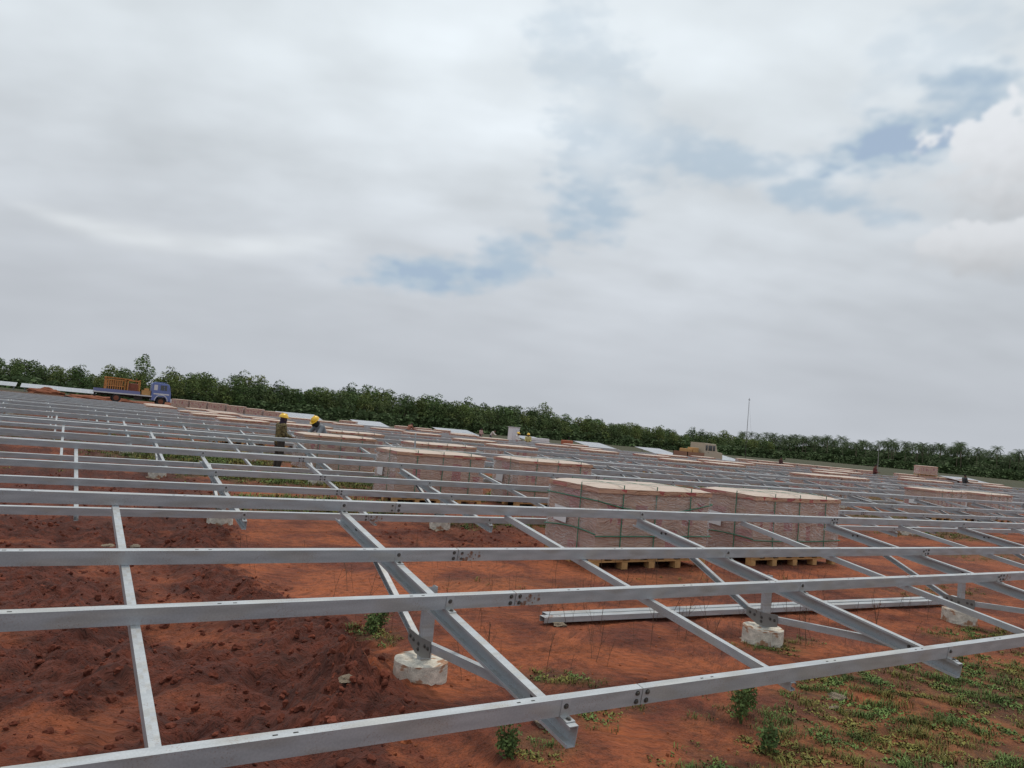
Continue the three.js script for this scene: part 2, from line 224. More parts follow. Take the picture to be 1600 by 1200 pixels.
// piles: a short round concrete stub with a broken rim
function pileGeo(seed, r, h) {
  const g = new THREE.CylinderGeometry(r, r * 1.01, h, 44, 4).toNonIndexed(); g.translate(0, h / 2, 0);
  const m = mergeVertices(g.deleteAttribute('uv').deleteAttribute('normal'), 1e-4), p = m.attributes.position;
  for (let i = 0; i < p.count; i++) { const x = p.getX(i), y = p.getY(i), z = p.getZ(i), q = fbm3(x * 9 + seed, y * 12, z * 9, 3), t = sst(h * 0.9, h, y), rr = Math.hypot(x, z); p.setXYZ(i, x * (1 + 0.009 * q), y + (rr > r * 0.8 ? -t * Math.max(0, q) * 0.012 : 0), z * (1 + 0.009 * q)); }
  const o = toCreasedNormals(m, 0.7); return uvm(o, 1.6);
}
const pileGeos = [pileGeo(1, 0.172, 0.36), pileGeo(5, 0.165, 0.36), pileGeo(9, 0.17, 0.36)];
// ragged skirt of spilt concrete round a pile
function collarGeo(seed, r0, r1) {
  const N = 40, M = 7, pos = [], idx = [];
  for (let i = 0; i <= M; i++) for (let k = 0; k < N; k++) { const a = k / N * 2 * Math.PI, ra = r1 * (0.72 + 0.42 * fbm2(Math.cos(a) * 1.3 + seed, Math.sin(a) * 1.3, 3)), t = i / M, r = mix(r0 * 0.9, Math.max(ra, r0 * 1.04), t), hh = 0.012 * (1 - t) + 0.012 * n2(Math.cos(a) * r * 22 + seed, Math.sin(a) * r * 22) * (1 - t * 0.5) + 0.006 - 0.035 * t * t - 0.03 * (t === 1); pos.push(Math.cos(a) * r, hh, Math.sin(a) * r); }
  for (let i = 0; i < M; i++) for (let k = 0; k < N; k++) { const a = i * N + k, b = i * N + (k + 1) % N; idx.push(a, b, a + N, b, b + N, a + N); }
  const g = new THREE.BufferGeometry(); g.setAttribute('position', new THREE.Float32BufferAttribute(pos, 3)); g.setIndex(idx); g.computeVertexNormals(); return uvm(g, 1.3);
}
const collars = [collarGeo(2, 0.17, 0.2), collarGeo(7, 0.17, 0.3), collarGeo(12, 0.17, 0.33)];

const ORD = ['nearest', 'second', 'third', 'fourth', 'fifth', 'sixth', 'seventh', 'eighth', 'ninth', 'tenth', 'eleventh', 'twelfth', 'thirteenth', 'fourteenth'];
const ordWord = (n) => { const t = ['', 'first', 'second', 'third', 'fourth', 'fifth', 'sixth', 'seventh', 'eighth', 'ninth', 'tenth', 'eleventh', 'twelfth', 'thirteenth', 'fourteenth', 'fifteenth', 'sixteenth', 'seventeenth', 'eighteenth', 'nineteenth'], d = ['', '', 'twent', 'thirt', 'fort', 'fift', 'sixt', 'sevent', 'eight', 'ninet']; return n < 20 ? t[n] : n > 99 ? 'hundred and ' + ordWord(n - 100) : n % 10 ? d[Math.floor(n / 10)] + 'y-' + t[n % 10] : d[n / 10] + 'ieth'; };
function frameRow(n) {
  const z0 = rowZ(n), dx = rowDx(n), lo = rowMin(n), hi = rowMax(n); if (hi < lo + 4) return;
  const row = thing('mounting_frame', n === 0 ? 'galvanised steel panel mounting frame nearest the camera, across the foreground' : `${ORD[n]} galvanised mounting frame row from the camera, running across the site`, 'mounting frame', 0, 0, z0, 0, 'long parallel rows of steel mounting frames');
  const r = rng(500 + n), det = n < 2 ? 0 : n < 5 ? 1 : 2;
  const at = (s, x, up = 0) => [x, rowY(n, x) + s * ST + up * CT, -s * CT + up * ST];
  const put = (name, geo, mat, p, parent = row, tilt = true) => { const m = mesh(name, geo, mat, parent, ...p); if (tilt) m.rotation.x = TILT; return m; };
  // purlins in lengths bolted end to end
  const off = det === 2 ? 0.49 + ((n * 1.7) % 3) : 0.49, k0 = Math.floor((lo - dx - off) / SEG), k1 = Math.floor((hi - dx - off) / SEG);
  const xEnd = [];
  for (let i = 0; i < 4; i++) for (let k = k0; k <= k1; k++) {
    const x = off + dx + k * SEG + (n === 1 ? 1.05 + 0.0 * i : 0), p = at(PS[i], x), jg = n3(i * 9.1, k * 3.7, n * 5.3) * 0.0035, m = put('purlin', G.purlin, galv[Math.floor(r() * 4)], [p[0], p[1] + Math.abs(jg) * 0.4, p[2] + jg]);
    m.rotation.order = 'ZXY'; m.rotation.z = Math.atan2(rowY(n, x + SEG) - rowY(n, x), SEG); if (i === 3) xEnd.push(x);
    if (det < 2 && k > k0) {
      const s = put('splice_plate', G.splice, galvDull, at(PS[i], x - 0.002)); if (n < 2) for (const [bxx, byy] of [[-0.032, 0.02], [0.032, 0.02], [-0.032, 0.062], [0.032, 0.062]]) mesh('bolt', G.boltZ, boltMat, s, bxx, byy, 0);
    }
    if (n === 0) for (let q = 0; q < 6; q++) { const sx = 0.42 + q * 1.0 + (q % 2) * 0.05; for (const e of [0, 0.075]) mesh('slot_shade', G.slot, slotShadeMat, m, sx + e, 0.0824, -0.02); }  // dark slivers laid on the flange stand in for the shade inside slots
  }
  // rafters with posts, braces, piles; ties half way between them
  for (let k = Math.ceil((lo - dx) / SP) - 1; k * SP + dx < hi; k++) {
    const x = k * SP + dx, y = rowY(n, x), gy = gBase(x);
    if (x < xEnd[0] || x > xEnd[xEnd.length - 1] + SEG - 0.1) continue;
    const raf = put('rafter', G.rafter, galvClean, at(0, x, -0.0008));
    const pz = POSTS, top = y - gy + (-pz / CT) * ST - 0.012, pm = put('post', G.post, galvClean, [x + 0.0515, gy + 0.03, pz], row, false); pm.scale.y = top - 0.03;
    if (det < 2) {
      const dyy = y - 0.354;
      const pl = put('gusset_plate', G.plate, galvDull, [x + 0.044, dyy + 0.175, pz], row, false);
      if (n < 2) for (const [by, bz] of [[0.055, -0.125], [0.045, -0.075], [0.04, 0.0], [0.005, 0.0], [0.05, 0.09], [0.048, 0.135]]) mesh('bolt', G.boltX, boltMat, pl, 0, by, bz);
      put('front_brace', G.braceFront, galvClean, [x + 0.052, dyy, 0], row, false); put('rear_brace', G.braceRear, galvClean, [x + 0.052, dyy, 0], row, false);
      const ph = put('concrete_pile', pileGeos[Math.abs(k * 3 + n) % 3], concrete, [x + 0.075, gy - 0.36 + 0.115 + 0.02 * r(), pz], row, false); ph.rotation.y = r() * 6;
      if (k > 0 || n > 0) { const cm = put('concrete_skirt', collars[(k + n + 9) % 3], rubble, [x + 0.075, gy - 0.014, pz], row, false); cm.rotation.y = r() * 6; }
    } else if (n < 8) put('concrete_pile', pileGeos[(k + 9) % 3], concrete, [x + 0.075, gy - 0.25, pz], row, false);
    if (n < 2) {
      for (let i = 0; i < 4; i++) { const c = put('cleat', G.cleat, galvClean, at(PS[i], x)); mesh('bolt', G.boltZ, boltMat, c, 0.027, 0.05, 0.0045); mesh('bolt', G.boltY, boltMat, c, 0.027, 0.0045, 0.036); }
      for (const [s2, u] of [[1.5, -0.045], [1.56, -0.045], [2.84, -0.04], [2.9, -0.055], [0.28, -0.05]]) mesh('bolt', G.boltX, boltMat, raf, 0.046, u, -s2);
    }
    if (n < 9) { const tx = x + SP / 2; if (tx < hi) put('tie', G.tie, galvClean, at(0.0, tx, -0.0009)); }
  }
}
for (let n = 0; n < ROWS; n++) frameRow(n);

// ---------------------------------------------------------------- spare channels lying on the ground behind the nearest frame
{
  const spec = [[1.62, -2.42, -0.054, 'front channel of the steel bundle lying on the red soil behind the nearest frame'], [1.7, -2.5, -0.05, 'rear channel of the steel bundle lying on the red soil']];
  const geo = G.purlin.clone().rotateX(-Math.PI / 2).translate(0, 0.045, 0);     // on its back, the open side up
  spec.forEach(([x, z, a, label], i) => { const m = mesh('steel_channel', geo, galv[i], scene, x, gBase(x) + 0.03 + i * 0.004, z); m.rotation.y = a; m.rotation.z = -0.006; tag(m, label, 'steel channel', 'spare steel channels on the ground'); });
}

// ---------------------------------------------------------------- pallets of boxed panels
const cartonTex = (seed) => {
  const c = document.createElement('canvas'); c.width = c.height = 1024; const q = c.getContext('2d'), r = rng(seed);
  const base = (x, y, w, h, col) => { q.fillStyle = col; q.fillRect(x, y, w, h); };
  base(0, 0, 1024, 1024, '#bf9880');
  // long side: brown board with red print, seen through stretched film
  base(0, 0, 1024, 512, '#c0957a'); for (let i = 0; i < 40; i++) { q.globalAlpha = 0.18; q.fillStyle = ['#cfa173', '#9c6b48', '#c4936f'][i % 3]; q.fillRect(r() * 1024, r() * 512, 60 + r() * 220, 10 + r() * 70); }
  for (let i = 0; i < 7; i++) { const x = 60 + i * 140 + (r() - 0.5) * 50; q.fillStyle = ['#a63a3a', '#ad4040', '#9a3337'][i % 3]; q.globalAlpha = 0.65 + r() * 0.3; const w = 40 + r() * 70, h = 60 + r() * 150, y = 60 + r() * 260; if (i % 3 === 0) { q.beginPath(); q.moveTo(x, y); q.lineTo(x + w, y); q.lineTo(x + w * 0.5, y + h); q.fill(); } else q.fillRect(x, y, w, h); }
  q.globalAlpha = 0.35; q.fillStyle = '#7d5438'; for (let i = 1; i < 6; i++) q.fillRect(i * 170 + (r() - 0.5) * 8, 0, 4, 512);
  // end: mauve film over board
  q.globalAlpha = 1; base(0, 512, 560, 512, '#bd9480'); q.globalAlpha = 0.45; for (let i = 0; i < 8; i++) { q.fillStyle = i % 2 ? '#b04a50' : '#c79a72'; q.fillRect(r() * 480, 512 + r() * 420, 60 + r() * 120, 40 + r() * 120); }
  // creases of the film: glints and shade painted as pale and dark lines, mostly level
  for (let i = 0; i < 900; i++) { q.globalAlpha = 0.1 + r() * 0.2; q.strokeStyle = r() < 0.4 ? '#c39c80' : '#7a5444'; q.lineWidth = 0.7 + r() * 2.2; const x = r() * 1024, y = r() * 512, w = 40 + r() * 260; q.beginPath(); q.moveTo(x, y); q.bezierCurveTo(x + w * 0.3, y + (r() - 0.5) * 14, x + w * 0.7, y + (r() - 0.5) * 18, x + w, y + (r() - 0.5) * 26); q.stroke(); }
  for (let i = 0; i < 520; i++) { q.globalAlpha = 0.08 + r() * 0.16; q.strokeStyle = r() < 0.4 ? '#bd978a' : '#7a5550'; q.lineWidth = 0.7 + r() * 2; const x = r() * 520, y = 520 + r() * 480, w = 60 + r() * 140, s = 0.2 + r() * 0.5; q.beginPath(); q.moveTo(x, y); q.quadraticCurveTo(x + w * 0.5, y + w * s * 0.3, Math.min(x + w, 560), y + w * s); q.stroke(); }
  // top: pale board with creases
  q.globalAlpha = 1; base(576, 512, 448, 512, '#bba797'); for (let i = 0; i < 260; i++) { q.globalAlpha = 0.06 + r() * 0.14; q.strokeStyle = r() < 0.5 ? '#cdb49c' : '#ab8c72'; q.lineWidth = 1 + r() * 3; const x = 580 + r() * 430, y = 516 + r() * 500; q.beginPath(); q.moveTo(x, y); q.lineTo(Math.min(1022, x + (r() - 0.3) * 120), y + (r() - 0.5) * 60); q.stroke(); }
  q.globalAlpha = 1; const t = new THREE.CanvasTexture(c); t.colorSpace = THREE.SRGBColorSpace; t.flipY = false; return t;
};
const tna = (u, v, fu, fv, s) => { const a = u * 2 * Math.PI, b = v * 2 * Math.PI, p = fu / (2 * Math.PI), q = fv / (2 * Math.PI); return n3(Math.cos(a) * p + s, Math.sin(a) * p + Math.cos(b) * q, Math.sin(b) * q - s); };
const filmBump = tileTex(512, (u, v) => { const w = 0.05 * tna(u, v, 3, 3, 8), rd = (fu, fv, s) => 1 - Math.abs(tna(u, v + w, fu, fv, s)), a = 0.55 * Math.pow(rd(3, 26, 4), 3) + 0.35 * Math.pow(rd(6, 52, 14), 3) + 0.25 * Math.pow(rd(9, 9, 33), 5); return [a, a, a]; });
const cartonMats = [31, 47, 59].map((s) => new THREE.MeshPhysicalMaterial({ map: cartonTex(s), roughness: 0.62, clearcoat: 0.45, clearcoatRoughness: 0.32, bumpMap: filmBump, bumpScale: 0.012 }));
const woodTex = tileTex(256, (u, v) => { const a = 0.5 + 0.25 * tfbm(u, v, 3, 3, 5) + 0.1 * Math.sin((v * 14 + tfbm(u, v, 3, 2) * 2) * 6.28); return [0.62 + a * 0.22, 0.47 + a * 0.19, 0.30 + a * 0.14]; }, true);
const wood = new THREE.MeshStandardMaterial({ map: woodTex, roughness: 0.85 });
const strapMat = new THREE.MeshStandardMaterial({ color: new THREE.Color().setRGB(0.035, 0.17, 0.10), roughness: 0.45 });
const paper = new THREE.MeshStandardMaterial({ color: new THREE.Color().setRGB(0.66, 0.67, 0.68), roughness: 0.8 });
const PL = 2.0, PD = 1.08, PB = 0.13, PT = 1.06;
function softBox(w, h, d, seed, amp, nx, ny, nz) {
  const g = new THREE.BoxGeometry(w, h, d, nx, ny, nz).toNonIndexed(), p = g.attributes.position;
  for (let i = 0; i < p.count; i++) { const x = p.getX(i), y = p.getY(i), z = p.getZ(i), q = [fbm3(x * 2.1 + seed, y * 3, z * 2.1, 3), fbm3(x * 2.1, y * 3 + seed, z * 2.1, 3), fbm3(x * 2.1, y * 3, z * 2.1 + seed, 3)];
    const cx = 1 - Math.pow(Math.abs(2 * x / w), 6), cz = 1 - Math.pow(Math.abs(2 * z / d), 6); p.setXYZ(i, x + amp * q[0] * (0.4 + cz * 0.6), y + amp * q[1] * 0.7, z + amp * q[2] * (0.4 + cx * 0.6) + 0.012 * cx * cx * Math.sign(z) * (Math.abs(z) > d * 0.49)); }
  g.computeVertexNormals(); return g;
}
function atlas(g, w, h, d) {                                            // long sides, ends and top take their own part of the sheet
  const p = g.attributes.position, n = g.attributes.normal, uv = g.attributes.uv;
  for (let i = 0; i < p.count; i++) { const ax = Math.abs(n.getX(i)), ay = Math.abs(n.getY(i)), az = Math.abs(n.getZ(i)), x = clamp(p.getX(i) / w + 0.5), y = clamp(0.5 - p.getY(i) / h), z = clamp(p.getZ(i) / d + 0.5);
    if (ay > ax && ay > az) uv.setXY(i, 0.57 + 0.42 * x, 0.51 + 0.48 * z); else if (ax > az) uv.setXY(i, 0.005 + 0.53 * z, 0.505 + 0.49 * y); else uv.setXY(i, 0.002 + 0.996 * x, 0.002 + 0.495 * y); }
  return g;
}
const CH = PT - PB - 0.085;
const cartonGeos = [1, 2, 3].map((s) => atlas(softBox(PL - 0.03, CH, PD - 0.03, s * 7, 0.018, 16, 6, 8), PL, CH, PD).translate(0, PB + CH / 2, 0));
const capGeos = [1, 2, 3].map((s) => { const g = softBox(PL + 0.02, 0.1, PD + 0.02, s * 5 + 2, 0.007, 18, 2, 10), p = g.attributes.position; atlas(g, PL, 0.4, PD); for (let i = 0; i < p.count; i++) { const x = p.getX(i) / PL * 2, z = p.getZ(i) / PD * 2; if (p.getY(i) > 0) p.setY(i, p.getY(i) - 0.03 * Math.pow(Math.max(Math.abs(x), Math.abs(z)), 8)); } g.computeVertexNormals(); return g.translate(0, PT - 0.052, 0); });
const filmGeos = [1, 2, 3].map((s) => uvm(softBox(PL + 0.004, CH, PD + 0.004, s * 7, 0.018, 20, 8, 10).translate(0, PB + CH / 2, 0), 0.9));
const film = new THREE.MeshPhysicalMaterial({ color: new THREE.Color().setRGB(0.93, 0.93, 0.93), transmission: 0.86, thickness: 0, roughness: 0.26, bumpMap: filmBump, bumpScale: 0.022, side: THREE.DoubleSide });
const deckGeo = uvm(bx(0.18, 0.022, PD - 0.02, 0, PB - 0.011, 0)), stringerGeo = uvm(bx(PL - 0.02, 0.02, 0.1, 0, PB - 0.033, 0)), blockGeo = uvm(bx(0.1, PB - 0.042, 0.1, 0, (PB - 0.042) / 2 - 0.004, 0)), farPallet = uvm(join([bx(PL - 0.02, 0.03, PD - 0.02, 0, PB - 0.016, 0), ...[-0.94, -0.47, 0, 0.47, 0.94].flatMap((x) => [-0.48, 0, 0.48].map((z) => bx(0.1, PB - 0.03, 0.1, x, (PB - 0.03) / 2, z)))]));
const vStrap = uvm(join([bx(0.016, PT - PB + 0.01, 0.003, 0, (PT + PB) / 2, PD / 2 + 0.016), bx(0.016, PT - PB + 0.01, 0.003, 0, (PT + PB) / 2, -PD / 2 - 0.016), bx(0.016, 0.003, PD + 0.035, 0, PT + 0.008, 0)]));
const cStrap = uvm(join([bx(0.003, PT - PB, 0.016, -PL / 2 - 0.014, (PT + PB) / 2, 0), bx(0.003, PT - PB, 0.016, PL / 2 + 0.014, (PT + PB) / 2, 0), bx(PL + 0.03, 0.003, 0.016, 0, PT + 0.01, 0)]));
function hStrap(y, sag, tw) {                                            // a strap pulled round the load, slack on the front
  const e = 0.018, a = PL / 2 + e, b = PD / 2 + e, pts = []; for (let i = 0; i <= 12; i++) pts.push([-a + 2 * a * i / 12, y - sag * Math.sin(Math.PI * i / 12), b + 0.006]); for (let i = 1; i <= 6; i++) pts.push([a, y, b - 2 * b * i / 6]); for (let i = 1; i <= 12; i++) pts.push([a - 2 * a * i / 12, y, -b]); for (let i = 1; i < 7; i++) pts.push([-a, y + tw * Math.sin(Math.PI * i / 7), -b + 2 * b * i / 6]);
  return tube(pts, 0.0085, 90, 5);
}
const hStraps = [hStrap(0.42, 0.0, 0.05), hStrap(0.86, 0.13, 0.0), hStrap(0.38, 0.02, 0.03)];
function palletLoad(x, z, y, label, det, seed, turn, group, category = 'boxed pallet') {
  const o = thing('boxed_pallet', label, category, x, y, z, turn, group), v = seed % 3, cm = cartonMats[(seed * 7 + 1) % 3];
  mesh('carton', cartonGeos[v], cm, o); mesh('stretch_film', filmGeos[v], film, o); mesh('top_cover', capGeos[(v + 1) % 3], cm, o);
  if (det === 0) {
    for (let i = 0; i < 7; i++) mesh('deck_board', deckGeo, wood, o, -0.9 + i * 0.3, 0, 0);
    for (const sz of [-0.48, 0, 0.48]) mesh('stringer_board', stringerGeo, wood, o, 0, 0, sz);
    for (const sx of [-0.94, -0.47, 0, 0.47, 0.94]) for (const sz of [-0.48, 0, 0.48]) mesh('block', blockGeo, wood, o, sx, 0, sz);
    for (const sx of [-0.62, -0.05, 0.58]) mesh('strap', vStrap, strapMat, o, sx + (seed % 5) * 0.02, 0, 0); mesh('strap', cStrap, strapMat, o, 0, 0, 0.2);
    mesh('strap', hStraps[seed % 2 ? 0 : 2], strapMat, o); if (seed % 4 === 1) mesh('strap', hStraps[1], strapMat, o);
    const lb = mesh('label_sheet', new THREE.BoxGeometry(0.002, 0.2, 0.28), paper, o, -PL / 2 - 0.022, 0.6, -0.2); lb.rotation.x = 0.06;
  } else { mesh('pallet_base', farPallet, wood, o); if (det === 1) { for (const sx of [-0.62, 0, 0.6]) mesh('strap', vStrap, strapMat, o, sx, 0, 0); mesh('label_sheet', new THREE.BoxGeometry(0.002, 0.2, 0.28), paper, o, -PL / 2 - 0.03, 0.6, -0.2); } }
  return o;
}
const inView = (x, z) => { const a = Math.atan2(x + 2.07, -(z - 2.69)) * 180 / Math.PI; return a > -4.5 && a < 68; };
const depthOf = (x, z) => 0.524 * (x + 2.07) + 0.852 * (2.69 - z);
{
  const r = rng(77); let seed = 0; const aisleZ = (k) => -5.04 - PITCH * k;
  const named = { '0_3': 'shrink-wrapped boxed pallet with two green straps sagging, left one of the nearest pair', '0_6': 'shrink-wrapped boxed pallet, right one of the nearest pair behind the foreground frame', '1_3': 'boxed pallet under a pale lid, left of the second pair, beyond the second frame row', '1_6': 'boxed pallet with orange-brown sides, right of the second pair', '2_3': 'boxed pallet beside the standing worker in the yellow helmet', '2_6': 'boxed pallet with a steel strip leaning at its front, right of the third pair' };
  const given = { '0_3': 4.78, '0_6': 7.73, '1_3': 4.64, '1_6': 7.48, '2_3': 4.59, '2_6': 7.82, '3_6': 7.3, '3_13': 14.2, '3_23': 24.0, '1_23': 24.1, '1_26': 27.4, '2_24': 25.96, '2_27': 28.1, '4_22': 23.8, '4_34': 33.0, '4_35': 35.2 };
  const list = Object.entries(given).map(([q, x]) => [+q.split('_')[0], x, q]);
  for (let k = 3; k < 11; k++) for (let m = 0; m < 5; m++) for (const e of [0, 3, 11]) { const x = 4.6 + 20 * m + e + (r() - 0.5) * 1.2; if (r() < 0.05 || list.some(([kk, xx]) => kk === k && Math.abs(xx - x) < 2.3)) continue; list.push([k, x, '']); }
  list.sort((a, b) => a[0] - b[0] || a[1] - b[1]);
  const count = {};
  for (const [k, x, q] of list) {
    const z = aisleZ(k) + (q ? 0 : (r() - 0.5) * 0.3), d = depthOf(x, z); if (!inView(x, z) || d > 66) continue;
    count[k] = (count[k] ?? 0) + 1; seed++;
    const label = named[q] ?? `boxed pallet, ${ordWord(count[k])} from the left in the ${ORD[k]} aisle between frame rows`;
    palletLoad(x, z, gBase(x) + 0.005, label, d < 17 ? 0 : d < 30 ? 1 : 2, seed, (r() - 0.5) * 0.03, 'boxed panel pallets in the aisles');
  }
  // lines of pallets along the far road
  const far = [[10.6, -93.2], [12.5, -92.1], [14.4, -90.9], [16.3, -89.7], [18.2, -88.5], [20.1, -87.3], [27.5, -81.5], [32.7, -77.1], [34.7, -75.9], [36.6, -74.7]];
  far.forEach(([x, z], i) => palletLoad(x, z, gBase(x, z), i < 6 ? `boxed pallet along the far road, ${ordWord(i + 1)} to the right of the blue truck` : `boxed pallet on the far edge of the frames, ${ordWord(i - 5)} right of the road line`, 2, i, -0.56, 'boxed pallets along the far road'));
  for (let i = 0; i < 11; i++) { const x = 62.4 + 1.82 * i + (i > 6 ? 1.2 : 0), z = -51.8 + 1.17 * i + (i > 6 ? 1.6 : 0); for (const l of ([8].includes(i) ? [0, 1] : [0])) palletLoad(x, z, gBase(x) + l * (PT + 0.004), `${l ? 'upper' : 'lower'} boxed pallet of the ${ordWord(i + 1)} stack in the far line before the palms`, 2, i * 2 + l, -0.57 + 0.03 * (i % 3), 'stacks of boxed pallets before the palm grove'); }
  // a steel strip leaning on the third pair
  const s = mesh('steel_strip', bx(0.045, 1.0, 0.012, 0, 0.5, 0), galvClean, scene, 6.5, 0.0, -15.95); s.scale.y = 1.28; s.rotation.z = 0.05; tag(s, 'upright pale steel strip standing before a boxed pallet lid', 'steel strip');
}

// ---------------------------------------------------------------- finished module tables far off
{
  const glass = new THREE.MeshPhysicalMaterial({ color: new THREE.Color().setRGB(0.018, 0.022, 0.045), roughness: 0.12, clearcoat: 1, clearcoatRoughness: 0.05 }), alu = new THREE.MeshStandardMaterial({ color: new THREE.Color().setRGB(0.62, 0.63, 0.64), metalness: 0.5, roughness: 0.4 });
  const frame = join([bx(1, 0.035, 0.03, 0, 0, 0.985), bx(1, 0.035, 0.03, 0, 0, -0.985), bx(0.03, 0.035, 1.94, 0.485, 0, 0), bx(0.03, 0.035, 1.94, -0.485, 0, 0)]), pane = bx(0.94, 0.01, 1.94, 0, 0.006, 0), leg = cy(0.045, 0.045, 1, 8, 0, 0.5, 0), rail = bx(1, 0.08, 0.05);
  const spec = [[-9.2, -131, 3], [-4.4, -126.5, 5], [0.2, -124, 5], [24.3, -89.3, 5], [31.5, -82.7, 4], [41.6, -78.6, 5], [47.7, -70.2, 3], [53.2, -64.5, 4], [59.6, -60.6, 4], [64.4, -55.2, 4], [82.5, -36.2, 6]];
  spec.forEach(([x, z, n], i) => {
    const o = thing('module_table', `finished panel table with pale reflecting glass at the far edge, ${ordWord(i + 1)} from the left`, 'panel table', x, gBase(x, z), z, 0, 'finished panel tables at the far edge');
    for (let k = 0; k < n; k++) for (const s of [0, 1]) { const m = mesh('module', pane, glass, o, (k - (n - 1) / 2) * 1.02, 0.62 + (1 + s * 2.02) * ST, -(1 + s * 2.02) * CT); m.rotation.x = TILT; mesh('module_frame', frame, alu, m); }
    for (const s of [0.9, 3.1]) { const m = mesh('rail', rail, galvClean, o, 0, 0.62 + s * ST - 0.065, -s * CT); m.scale.x = n * 1.02; m.rotation.x = TILT; for (const e of [-0.4, 0.4]) { const l = mesh('leg', leg, galvClean, o, e * n, -0.02, -s * CT); l.scale.y = 0.6 + s * ST - 0.06; } }
  });
}

// ---------------------------------------------------------------- people
const skin = new THREE.MeshStandardMaterial({ color: new THREE.Color().setRGB(0.16, 0.075, 0.045), roughness: 0.6 });
const cloth = (r, g, b) => new THREE.MeshStandardMaterial({ color: new THREE.Color().setRGB(r, g, b), roughness: 0.92 });
const camoTex = tileTex(256, (u, v) => { const a = tfbm(u, v, 9, 2, 3), b = tfbm(u, v, 12, 2, 33); return a > 0.12 ? [0.24, 0.21, 0.15] : b > 0.1 ? [0.52, 0.46, 0.30] : [0.40, 0.36, 0.24]; }, true); camoTex.repeat.set(1.6, 1.6);
const camo = new THREE.MeshStandardMaterial({ map: camoTex, roughness: 0.95 });
const helmetMat = new THREE.MeshPhysicalMaterial({ color: new THREE.Color().setRGB(0.78, 0.47, 0.02), roughness: 0.35, clearcoat: 0.4 });
const capsules = (bones, k) => (x, y, z) => {
  let d = 1e3; for (const [ax, ay, az, ra, bxx, by, bz, rb] of bones) { const vx = bxx - ax, vy = by - ay, vz = bz - az, L = vx * vx + vy * vy + vz * vz || 1e-9, t = clamp(((x - ax) * vx + (y - ay) * vy + (z - az) * vz) / L), q = Math.hypot(x - ax - vx * t, y - ay - vy * t, z - az - vz * t) - mix(ra, rb, t), h = clamp(0.5 + 0.5 * (d - q) / k); d = mix(d, q, h) - k * h * (1 - h); } return d;
};
function field(fn, c, half, res) {                                       // surface of a distance field in a cube
  const mc = new MarchingCubes(res, new THREE.MeshBasicMaterial(), false, false, 90000); mc.isolation = 0;
  const s = mc.size, hs = mc.halfsize; for (let k = 0; k < s; k++) for (let j = 0; j < s; j++) for (let i = 0; i < s; i++) mc.field[k * s * s + j * s + i] = -fn(c[0] + (i - hs) / hs * half, c[1] + (j - hs) / hs * half, c[2] + (k - hs) / hs * half);
  mc.update(); const n = mc.count, p = new Float32Array(n * 3); for (let i = 0; i < n; i++) for (let a = 0; a < 3; a++) p[i * 3 + a] = mc.positionArray[i * 3 + a] * half + c[a];
  let g = new THREE.BufferGeometry(); g.setAttribute('position', new THREE.BufferAttribute(p, 3)); g = mergeVertices(g, 1e-4); g.computeVertexNormals(); return uvm(g);
}
